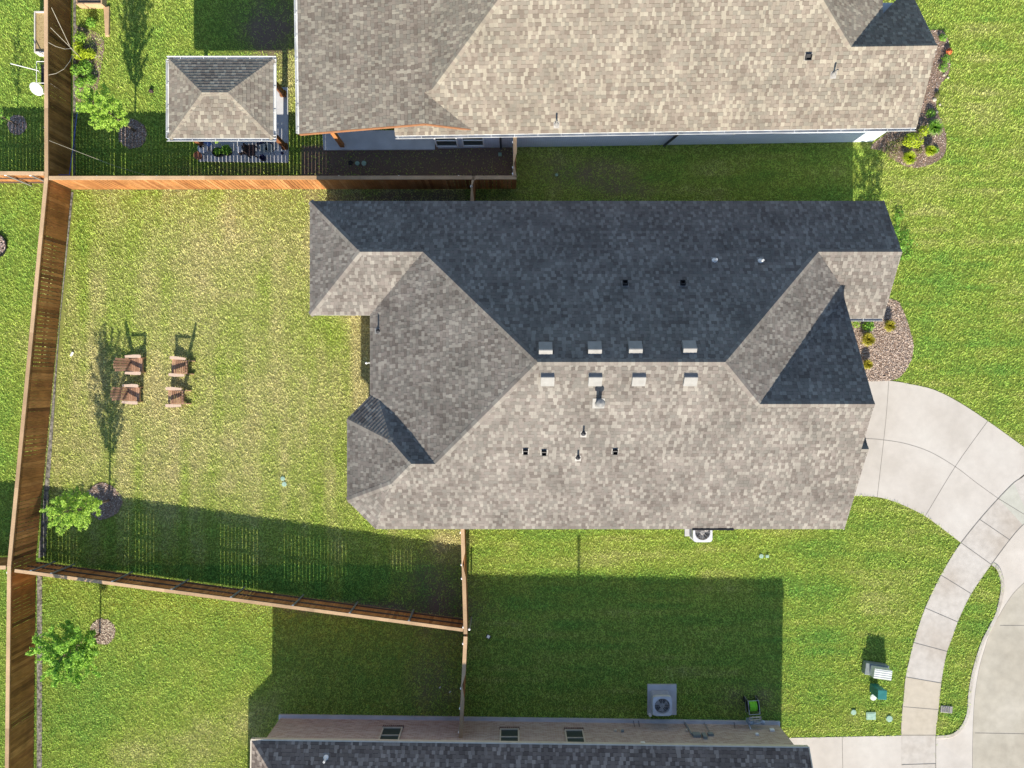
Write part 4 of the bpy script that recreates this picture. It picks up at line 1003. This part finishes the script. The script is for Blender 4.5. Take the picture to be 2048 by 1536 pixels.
def bush(name, label, px_, py_, r, hgt, m, n=None, leaf=.04, group=None, z=0.01, cat='shrub', sy=1.0):
    c_ = W(px_, py_, hgt*.5); t = thing(name, label, cat, (c_.x,c_.y,z), 0, group)
    s_ = LB()
    for k in range(5):
        a = k*1.26; s_.tube([(0,0,0),(math.cos(a)*r*.4,math.sin(a)*r*.4,hgt*.6)], [.012,.005], 5)
    s_.build('stem', BARK, t)
    f = LB(); n = n or int(900*r*r/.1*.45)
    leafmass(f, (0,0,hgt*.4), r, n, leaf, hgt*.6/r, shell=.45)
    if sy != 1.0: f.v = [(x,y*sy,z_) for x,y,z_ in f.v]
    f.build('foliage', m, t); return t
def clump(name, label, px_, py_, r, hgt, m, n=560, group=None):
    c_ = W(px_, py_, hgt*.4); t = thing(name, label, 'ornamental grass', (c_.x,c_.y,.01), 0, group)
    f = LB()
    for _ in range(n):
        a = random.uniform(0,6.283); rr = r*random.uniform(.3,1.15); h_ = hgt*random.uniform(.6,1.05); w_ = .009
        d = Vector((math.cos(a), math.sin(a), 0)); s_ = Vector((-d.y, d.x, 0))*w_
        p0 = d*rr*.12; p1 = d*rr*.5+Vector((0,0,h_*.8)); p2 = d*rr*.85+Vector((0,0,h_)); p3 = d*rr*1.1+Vector((0,0,h_*.72))
        f.add([p0-s_,p0+s_,p1+s_,p1-s_,p2+s_*.8,p2-s_*.8,p3], [(0,1,2,3),(3,2,4,5),(5,4,6)])
    f.build('blades', m, t); return t
clump('ornamental_grass', 'golden grass clump nearest the lawn edge in the bed above the driveway', 1777, 652, .23, .42, LEAFO, group='golden grass clumps in the front bed')
clump('ornamental_grass', 'largest golden grass clump below the green leafy plant in the front bed', 1734, 679, .27, .42, LEAFO, group='golden grass clumps in the front bed')
clump('ornamental_grass', 'golden grass clump half under the roof edge just above the driveway', 1733, 729, .20, .38, LEAFO, group='golden grass clumps in the front bed')
bush('leafy_plant', 'loose bright green leafy plant under the porch gutter in the front bed', 1737, 652, .26, .35, LEAFG, leaf=.05)
bush('leafy_plant', 'pale green low plant by the porch gutter at the roof edge', 1712, 646, .22, .2, LEAFY, n=120)
bush('lime_shrub', 'large lime green shrub under the lower right corner of the tan roof', 1826, 281, .46, .6, LEAFL, leaf=.045, sy=.75)
bush('lime_shrub', 'small lime shrub joining the tan roof corner to the golden clump', 1848, 262, .24, .5, LEAFL, leaf=.045)
clump('ornamental_grass', 'green grass clump right of the lime shrub at the tan roof corner', 1867, 257, .33, .48, LEAFG, n=320, group='grass clumps in the upper bed')
clump('ornamental_grass', 'green gold grass clump lowest in the bed beside the tan roofed house', 1816, 317, .27, .42, LEAFL, group='grass clumps in the upper bed')
clump('ornamental_grass', 'narrow green gold grass clump right of the lowest clump in the upper bed', 1858, 303, .22, .42, LEAFL, group='grass clumps in the upper bed')
bush('twiggy_shrub', 'brownish olive twiggy shrub against the sunlit white wall corner', 1783, 300, .34, .5, LEAFD, n=300, sy=1.3)
bush('twiggy_shrub', 'small olive shrub left of the lime shrub with rusty leaves', 1800, 285, .22, .35, LEAFD, n=160)
for i, (px_, py_, r_, h_, m_, lb) in enumerate(((1838,300,.16,.2,LEAFD,'low olive plant between the two lower grass clumps'),(1872,300,.14,.18,LEAFG,'tiny green plant at the lawn edge right of the narrow clump'),(1875,190,.13,.2,LEAFD,'small brownish plant above the biggest pale rock'))):
    bush('leafy_plant', lb, px_, py_, r_, h_, m_, n=110)
bush('flower_plant', 'red orange flowering plant beside the upper right tan gable', 1898, 103, .14, .3, LEAFR, n=90, leaf=.05)
for px_, py_, r_, lb in ((1893,118,.20,'green plant just below the red flowers'),(1887,135,.22,'green plant second below the red flowers beside the tan gable'),(1862,226,.2,'green plant between the pale rocks and the dark shadowed clump'),(1886,75,.18,'green plant above the red flowers at the shaded roof slope')):
    bush('leafy_plant', lb, px_, py_, r_, .3, LEAFG, n=170)
for px_, py_, r_, lb in ((1881,141,.07,'upper pale rock in the bed beside the tan gable'),(1887,151,.06,'pale rock second from the top in the upper bed'),(1895,156,.055,'pale rock nearest the lawn in the upper bed'),(1868,200,.09,'biggest pale rock along the tan roof edge'),(1873,225,.06,'pale rock next to the single green plant'),(1879,210,.05,'small pale rock between the two lower rocks')):
    c_ = W(px_, py_); bm = bmesh.new(); bmesh.ops.create_icosphere(bm, subdivisions=2, radius=r_)
    for v_ in bm.verts: v_.co = v_.co*random.uniform(.85,1.15); v_.co.z *= .6
    me = bpy.data.meshes.new('rock'); bm.to_mesh(me); bm.free(); me.materials.append(ROCK); o = bpy.data.objects.new('rock', me); COL.objects.link(o); o.location = (c_.x,c_.y,.04); tag(o, lb, 'rock', 'pale rocks in the upper bed')
for i, (px_, py_, r_, lb, m_) in enumerate(((1798,430,.26,'green weed highest along the main porch gable edge',LEAFG),(1808,472,.34,'widest green weed at the tip of the main porch gable',LEAFG),(1812,508,.30,'green weed lowest along the main porch gable edge',LEAFG))):
    bush('leafy_plant', lb, px_, py_, r_, .25, m_, n=150, leaf=.045)
# vegetable patch
for px_, py_, r_, m_, lb in ((160,75,.26,LEAFY,'pale yellow vegetable plant at the top of the bed by the fence'),(160,108,.30,LEAFL,'lime vegetable plant where the wire stakes meet'),(178,108,.26,LEAFL,'lime vegetable plant right of the stake bundle'),(170,135,.34,LEAFG,'dark green vegetable plant in the middle of the bed'),(152,140,.26,LEAFG,'green vegetable plant leaning on the brown fence'),(180,160,.26,LEAFG,'green vegetable plant lowest on the right of the bed'),(160,165,.22,LEAFG,'green vegetable plant lowest beside the fence'),(182,45,.22,LEAFG,'small green plant just below the timber box'),(156,92,.2,LEAFL,'small yellow topped plant against the fence foot')):
    bush('vegetable_plant', lb, px_, py_, r_, .45, m_, n=int(330*r_/.3), leaf=.05, group='vegetable plants by the fence')
mb = MB()
J = W(142,97,1.5)
mb.tube([W(160,115,0), J, W(103,15,2.6)], .010, 6); mb.tube([W(163,118,0), J+Vector((.02,0,0)), W(101,55,2.4)], .010, 6)
mb.tube([J]+[W(*p) for p in ((130,98,1.7),(112,93,1.9),(97,85,2.0))], .008, 6); mb.tube([W(146,108,1.5),W(140,122,1.8),(W(128,138,2.0)),W(112,147,2.1),W(97,150,2.1)], .008, 6)
tag(mb.build('wire_stakes', TWINE), 'bundle of bent pale wire stakes rising over the brown fence top', 'garden stakes')
mb = MB(); mb.tube([W(156,214,.1), W(139,350,1.5)], .016, 8); mb.tube([W(139,350,1.5), W(117,350,1.6)], .012, 8)
tag(mb.build('blue_pole', BLUE), 'thin blue pole leaning into the corner of the two fences', 'pole')
mb = MB(); mb.tube([W(98,281,1.9), W(165,307,1.6), W(230,332,1.2), W(290,350,.9)], .006, 5); tag(mb.build('string_line', TWINE), 'thin string running from the left fence to the orange fence', 'string')
def planter_box(label, x0, y0, x1, y1, hgt, soil, zt=.0, t_=.05, m_=CAPW):
    a, b = W(x0, y1, hgt), W(x1, y0, hgt); cx_, cy_ = (a.x+b.x)/2, (a.y+b.y)/2; wx, wy = b.x-a.x, b.y-a.y
    t = thing('planter_box', label, 'planter', (cx_,cy_,0))
    for sx in (-1,1): m2 = LB(); m2.box((sx*(wx/2-t_/2),0,hgt/2), (t_,wy,hgt)); m2.build('side_board', m_, t)
    for sy in (-1,1): m2 = LB(); m2.box((0,sy*(wy/2-t_/2),hgt/2), (wx-2*t_-.002,t_,hgt-.004)); m2.build('side_board', m_, t)
    m2 = LB(); m2.box((0,0,hgt*.42), (wx-2*t_-.004,wy-2*t_-.004,hgt*.8)); m2.build('soil', soil, t)
planter_box('wooden raised bed with dry soil behind the left fence top', 68, 22, 100, 105, .45, mat('dry_soil', [(.20,.14,.06),(.42,.32,.16),(.30,.20,.09)], scale=14, rough=.95, bump=.6), m_=mat('pale_board', [(.5,.46,.42),(.6,.56,.5)], rough=.8))
planter_box('wooden raised bed cut by the top edge above the vegetable plants', 152, -60, 204, 8, .45, MULCHG)
mb = MB(); mb.prism(WP([(207,15),(218,12),(217,70),(210,72)], .15), 0, .15); tag(mb.build('timber_board', CAPW, bevel=.01), 'weathered timber edging board right of the vegetable bed', 'board')
t = thing('garden_rack', 'white framed rack with dark shelf behind the left fence', 'rack', (W(85,148).x, W(85,148).y, 0))
a, b = W(73,166,.75), W(100,123,.75)
for p, q in (((a.x,a.y),(a.x,b.y)),((a.x,b.y),(b.x,b.y)),((b.x,b.y),(b.x,a.y)),((b.x,a.y),(a.x,a.y))):
    m_ = MB(); m_.tube([(*p,.75),(*q,.75)], .014, 6); m_.tube([(*p,0),(*p,.75)], .014, 6); m_.build('frame_tube', WHITE, t)
m_ = MB(); m_.box(((a.x+b.x)/2,(a.y+b.y)/2,.45), (abs(b.x-a.x)-.05,abs(b.y-a.y)-.05,.02)); m_.build('shelf', BLACK, t)
mb = MB(); c_ = W(73,178,.75); M = Matrix.Rotation(-.75,3,'Z')
vs = [M @ Vector((math.cos(a)*.33, math.sin(a)*.22, z_))+Vector((c_.x,c_.y,c_.z)) for z_ in (-.02,.02) for a in np.linspace(0,6.02,24)]
mb.add(vs, [tuple(range(23,-1,-1)), tuple(range(24,48))]+[(i,(i+1)%24,24+(i+1)%24,24+i) for i in range(24)])
mb.tube([(c_.x,c_.y,0),(c_.x,c_.y,.73)], .03, 8)
tag(mb.build('satellite_dish', WHITE, bevel=.008), 'white oval dish behind the left fence below the white framed rack', 'dish')
mb = MB(); mb.tube([W(21,127,1.6), W(76,141,.8)], .02, 8); mb.tube([W(76,141,.8), W(84,150,.0)], .018, 8); tag(mb.build('white_pole', WHITE), 'white pole leaning out over the far left lawn', 'pole')
c_ = W(-8,492); t = thing('edged_planter', 'round black edged planter of mulch cut by the left edge', 'planter', (c_.x,c_.y,0))
m_ = LB(); m_.lathe((0,0,0), [(.50,0),(.52,.14),(.49,.14),(.48,.06),(0,.06)], 28); m_.build('edging', BLACK, t)
m_ = LB()
for _ in range(420):
    a, r_ = random.uniform(0,6.28), .47*random.random()**.5; l, w_ = random.uniform(.03,.08), .02; Mx = Matrix.Rotation(random.uniform(0,6.28),3,'Z') @ Matrix.Rotation(random.uniform(-.5,.5),3,'Y')
    cc = Vector((math.cos(a)*r_, math.sin(a)*r_, random.uniform(.07,.10))); m_.add([Mx @ Vector(v_)+cc for v_ in ((-l/2,-w_,0),(l/2,-w_,0),(l/2,w_,0),(-l/2,w_,0))], [(0,1,2,3)])
m_.build('mulch_fill', MULCH, t)

# ---------------------------------------------------------------- wooden lawn chairs
def adirondack(label, loc, rz):
    t = thing('lawn_chair', label, 'chair', loc, rz, 'wooden lawn chairs on the back lawn')
    # faces +x; arms at z .55
    m_ = LB()
    for k in range(7):
        x = .30-k*.078; m_.box((x,0,.37-(.30-x)*.22), (.060,.52,.022))
    m_.build('seat', CHAIRM, t)
    m_ = LB()
    bx0, bz0 = -.20, .28; tx = -.52; top = [1.0,1.045,1.065,1.045,1.0][0:5]
    for k in range(5):
        y0 = (k-2)*.098; y1 = (k-2)*.118; zt = [.96,1.02,1.045,1.02,.96][k]; f = (zt-bz0)/(1.0-bz0)
        p = Vector((bx0,y0,bz0)); q = Vector((bx0+(tx-bx0)*f,y1,zt))
        m_.beam(p, q, .088, .035, up=(1,0,.4))
    m_.beam((-.385,-.26,.55),(-.385,.26,.55),.03,.05); m_.beam((-.505,-.22,.84),(-.505,.22,.84),.022,.04)
    m_.build('backrest', CHAIRM, t)
    for sy in (-1,1):
        m_ = LB(); pts = [(.38,.05),(.36,-.045),(-.28,-.04),(-.30,.05),(.1,.09),(.32,.085)]
        P_ = [(x, sy*(.335+y)) for x, y in pts]; m_.prism(P_, .535, .575); m_.build('arm', CHAIRA, t)
        m_ = LB(); m_.box((.30,sy*.30,.27), (.12,.03,.53)); m_.build('leg', CHAIRM, t)
        m_ = LB(); m_.beam((.34,sy*.275,.33),(-.50,sy*.275,.04), .03, .15); m_.build('leg', CHAIRM, t)
    m_ = LB(); m_.box((.335,0,.31), (.022,.52,.10)); m_.build('front_apron', CHAIRM, t)
    return t
c1 = adirondack('upper wooden lawn chair of the left pair facing right', W(257,729,.0), 0)
c1.location = (-15.80,.80,0)
copy_thing(c1, (-15.92,-.42,0), R(-2), 'lower wooden lawn chair of the left pair, its back in the tree shadow')
copy_thing(c1, (-13.88,.72,0), R(176), 'upper wooden lawn chair of the right pair facing left')
copy_thing(c1, (-14.03,-.55,0), R(179), 'lower wooden lawn chair of the right pair facing left')

# ---------------------------------------------------------------- air conditioners and yard equipment
def acunit(label, c_, pad, rz=0):
    t = thing('air_conditioner', label, 'air conditioner', (c_[0],c_[1],0), rz, 'outdoor air conditioner units')
    s_ = .40; hgt = .86
    def rr(s2, r_=.09, n=5):
        out = []
        for cx_, cy_, a0 in ((s2-r_,s2-r_,0),(-s2+r_,s2-r_,90),(-s2+r_,-s2+r_,180),(s2-r_,-s2+r_,270)):
            for k in range(n+1): a = R(a0+90*k/n); out.append((cx_+r_*math.cos(a), cy_+r_*math.sin(a)))
        return out
    m_ = LB(); m_.prism(rr(s_-.02), .10, hgt-.19)
    m_.build('cabinet', ACS, t)
    m_ = LB()
    for k in range(15):
        zz = .15+k*.034; P_ = rr(s_-.012); m_.prism(P_, zz, zz+.012)
    m_.build('louvre', ACM, t)
    m_ = LB(); out = []
    for k in range(48):
        a = 2*math.pi*k/48; ca, sa = math.cos(a), math.sin(a); q_ = s_/((abs(ca)**7+abs(sa)**7)**(1/7)); out.append((ca*q_, sa*q_))
    n = len(out); inn = [(math.cos(math.atan2(y,x))*.315, math.sin(math.atan2(y,x))*.315) for x, y in out]
    z1, z0 = hgt, hgt-.19
    vs = [(x,y,z0) for x,y in out]+[(x,y,z1) for x,y in out]+[(x,y,z1) for x,y in inn]+[(x,y,z0+.01) for x,y in inn]
    fs = []
    for i in range(n):
        j = (i+1)%n; fs += [(i,j,n+j,n+i),(n+i,n+j,2*n+j,2*n+i),(2*n+i,2*n+j,3*n+j,3*n+i)]
    m_.add(vs, fs); m_.build('top_panel', ACM, t)
    m_ = LB(); m_.lathe((0,0,hgt-.16), [(.33,0),(.33,.004)], 28); m_.build('fan_well', BLACK, t)
    m_ = LB(); m_.lathe((0,0,hgt-.13), [(.10,0),(.10,.08),(.07,.10),(0,.105)], 20)
    for k in range(3):
        a = k*2.094+.5
        vs = []
        for rr_, sp_ in ((.09,.30),(.20,.42),(.295,.48)):
            vs += [(math.cos(a-sp_)*rr_, math.sin(a-sp_)*rr_, hgt-.135), (math.cos(a+sp_)*rr_, math.sin(a+sp_)*rr_, hgt-.075)]
        m_.add(vs, [(0,1,3,2),(2,3,5,4)])
    m_.build('fan', ACS, t)
    m_ = LB()
    for k in range(7): m_.tube([(math.cos(a)*(.07+k*.038), math.sin(a)*(.07+k*.038), hgt+.004) for a in np.linspace(0,6.2832,25)], .0022, 4)
    for k in range(8): a = k*.785; m_.tube([(math.cos(a)*.05,math.sin(a)*.05,hgt+.006),(math.cos(a)*.33,math.sin(a)*.33,hgt+.006)], .0025, 4)
    m_.build('grille', ACM, t)
    m_ = LB(); m_.box((pad[0],pad[1],.05), (pad[2],pad[3],.10)); m_.build('pad', CONG, t)
    return t
acunit('shaded air conditioner on a square concrete pad by the brown brick house', (6.20,-13.28), (.12,-.02,1.22,1.28))
acunit('sunlit air conditioner half hidden under the lower edge of the main roof', (7.86,-6.12), (-.02,.13,1.12,.85))
mb = MB(); c_ = W(1299,1427); mb.lathe((c_.x,c_.y,.10), [(.06,0),(.065,.1),(.05,.14),(0,.15)], 16); tag(mb.build('disconnect_cap', WHITE), 'small white round cap on the corner of the shaded air conditioner pad', 'cap')
# transformer
c_ = W(1747,1335,0)
t = thing('utility_cabinet', 'long grey utility cabinet with a pale ribbed lid beside the sidewalk', 'utility box', (c_.x,c_.y,0), R(-8))
m_ = LB(); m_.box((0,.0,.17), (.98,.50,.34)); m_.build('cabinet', GREYB, t, bevel=.02)
m_ = LB(); m_.box((.08,-.03,.52), (.74,.40,.42)); 
for k in range(4): m_.box((.08,-.03-.14+k*.09,.735), (.75,.02,.015))
m_.build('lid', PALEB, t, bevel=.012)
c_ = W(1747,1375,0)
t = thing('utility_pedestal', 'teal green utility pedestal box below the grey cabinet', 'utility box', (c_.x,c_.y,0), R(-3))
m_ = LB(); m_.box((0,.0,.40), (.34,.36,.8)); m_.build('body', GREENB, t, bevel=.02)
m_ = LB(); m_.box((0,0,.82), (.37,.39,.05)); m_.build('lid', GREENB, t, bevel=.015)
def lid(label, px_, py_, r_, m_=GREENL, sq=None, nm='valve_cover', grp=None):
    c_ = W(px_, py_); mb = MB()
    if sq: mb.box((c_.x,c_.y,.03), (sq[0],sq[1],.06)); mb.box((c_.x,c_.y,.064), (sq[0]*.8,sq[1]*.75,.012)); 
    else: mb.lathe((c_.x,c_.y,0), [(r_*1.05,0),(r_*1.05,.04),(r_,.055),(r_*.4,.06),(0,.06)], 20)
    return tag(mb.build(nm, m_, bevel=.006 if sq else 0), label, 'utility cover', grp)
lid('pale round cover touching the teal pedestal', 1746, 1394, .13, PALEB)
lid('round pale green cover leftmost of the row of three by the lower driveway', 1706.5, 1424, .11)
lid('rectangular pale green cover between two round ones by the lower driveway', 1741, 1431, 0, sq=(.40,.32))
lid('round pale green cover rightmost of the row of three by the lower driveway', 1778, 1437, .13)
lid('upper of two small pale covers in the back lawn', 566, 957, .09); lid('lower of two small pale covers in the back lawn', 569, 968, .10)
lid('left small pale cover in the side lawn below the air conditioner', 1522, 1112, .09); lid('right square small pale cover in the side lawn below the air conditioner', 1534, 1112, 0, sq=(.14,.13))
lid('left round cover in the shaded soil below the top patio', 715, 327, .09, GREENL); lid('right round cover in the shaded soil below the top patio', 728, 327, .10, GREENL)
lid('dark hole cover in the shaded soil below the top patio', 701, 326, .09, BLACK)
lid('small pale cover right of the fence gate on the shaded side lawn', 1113, 350, .06, GREENL)
c_ = W(1892,1418); t = thing('storm_inlet', 'rough grey stone storm drain lid in the narrow grass strip', 'drain', (c_.x,c_.y,0), R(-5))
m_ = LB(); m_.box((0,0,.03), (.50,.30,.06)); m_.build('frame', mat('inlet_stone', [(.20,.19,.18),(.32,.30,.28)], scale=9, rough=.95, bump=.5), t, bevel=.02)
m_ = LB()
for k in range(4): m_.box((-.16+k*.09,0,.066), (.05,.2,.014))
m_.build('grate', IRONG, t)
# small loose things
c_ = W(304,183); bm = bmesh.new(); bmesh.ops.create_icosphere(bm, subdivisions=2, radius=.1)
for v_ in bm.verts: v_.co *= random.uniform(.8,1.1)
me = bpy.data.meshes.new('stone'); bm.to_mesh(me); bm.free(); me.materials.append(BROWNW); o = bpy.data.objects.new('stone', me); COL.objects.link(o); o.location = (c_.x,c_.y,.07); tag(o, 'dark stone on the sunny lawn left of the pavilion', 'stone')
c_ = W(145,708); mb = MB(); mb.box((c_.x,c_.y,.05), (.09,.20,.06), rz=-.5); tag(mb.build('white_block', WHITE, bevel=.02), 'small white block lying near the fence in the back lawn', 'block')
c_ = W(977,1270); t = thing('yard_sign', 'tiny black and white yard sign in the shaded side lawn', 'sign', (c_.x,c_.y,0), R(-30))
m_ = LB(); m_.box((0,0,.22), (.20,.02,.16), M=Matrix.Rotation(.9,3,'X')); m_.build('panel', BLACK, t)
m_ = LB(); m_.box((0,.0,.235), (.12,.012,.13), M=Matrix.Rotation(.9,3,'X')); m_.build('face', WHITE, t)
m_ = LB(); m_.tube([(0,0,0),(0,0,.2)], .008, 6); m_.build('stake', STEEL, t)
for px_, py_, lb in ((880,1374,'paper scrap nearer the gate in the shaded lower yard'),(900,1383,'paper scrap closest to the side fence in the shaded lower yard')):
    c_ = W(px_, py_); mb = MB(); mb.box((c_.x,c_.y,.05), (.09,.05,.01), M=Matrix.Rotation(.8,3,'Z') @ Matrix.Rotation(.3,3,'X')); tag(mb.build('paper_scrap', WHITE), lb, 'litter')
# hose cart
c_ = W(1500,1405,0); t = thing('hose_cart', 'wheeled hose cart with bright lime green hose in the shaded corner', 'hose reel', (c_.x,c_.y,0), R(4))
m_ = LB()
for sx in (-1,1): m_.tube([(sx*.22,.30,.05),(sx*.22,.28,.55),(sx*.22,-.26,.62),(sx*.22,-.34,.05)], .014, 7); m_.tube([(sx*.22,.30,.1),(sx*.22,-.34,.1)], .012, 6)
m_.tube([(-.22,.28,.55),(.22,.28,.55)], .014, 7); m_.tube([(-.22,-.26,.62),(.22,-.26,.62)], .014, 7); m_.build('frame', STEEL, t)
m_ = LB(); m_.box((0,-.36,.66), (.50,.05,.03)); m_.box((0,-.46,.66), (.50,.04,.03)); m_.box((-.24,-.41,.66), (.03,.14,.03)); m_.box((.24,-.41,.66), (.03,.14,.03)); m_.build('handle', BEIGE, t)
m_ = LB()
for k in range(9): 
    x = -.14+k*.035; m_.tube([(x+.006*math.sin(k*2), math.cos(a)*.20, .36+math.sin(a)*.2) for a in np.linspace(0,6.2832,19)], .019, 6)
m_.build('hose', LIMEH, t)
for sx in (-1,1):
    m_ = LB(); vs = [(sx*.20+dx, math.cos(a)*.25, .36+math.sin(a)*.25) for dx in (-.008,.008) for a in np.linspace(0,6.02,20)]
    m_.add(vs, [tuple(range(20)), tuple(range(39,19,-1))]+[(i,(i+1)%20,20+(i+1)%20,20+i) for i in range(20)]); m_.build('drum_side', BLACK, t)
for sx in (-1,1):
    m_ = LB(); vs = [(sx*.27+dx, .2+math.cos(a)*.12, .12+math.sin(a)*.12) for dx in (-.02,.02) for a in np.linspace(0,6.02,16)]
    m_.add(vs, [tuple(range(16)), tuple(range(31,15,-1))]+[(i,(i+1)%16,16+(i+1)%16,16+i) for i in range(16)]); m_.build('wheel', BLACK, t)
c_ = W(1498,1440,.3); t = thing('gas_meter', 'blue grey gas meter with pipes beside the hose cart', 'gas meter', (c_.x,c_.y,0), 0)
m_ = LB(); m_.box((0,0,.42), (.24,.18,.3)); m_.lathe((0,.0,.57), [(.10,0),(.10,.03),(.05,.07),(0,.08)], 14); m_.build('meter_body', mat('meter_blue', [(.20,.26,.33),(.28,.34,.42)], rough=.5), t, bevel=.03)
m_ = LB(); m_.tube([(.08,-.05,.55),(.22,-.02,.62),(.40,-.02,.55),(.52,-.02,.50)], .022, 8); m_.tube([(.52,-.02,0),(.52,-.02,.5)], .022, 8); m_.tube([(-.08,-.05,.5),(-.05,-.22,.75)], .02, 8); m_.lathe((.52,-.02,.48), [(.09,0),(.10,.03),(.05,.06),(0,.07)], 14); m_.build('pipe', mat('pipe_grey', [(.28,.33,.40),(.36,.42,.5)], rough=.5), t)
# downspout outlet by the gate on the top house
mb = MB(); c_ = W(1042,283,1.3)
mb.box((W(1000,309,.0).x,W(1000,309,.05).y,.05), (.14,.14,.1)); tag(mb.build('drain_cap', GREENL), 'small square drain cap in the soil under the dark downspout', 'drain')
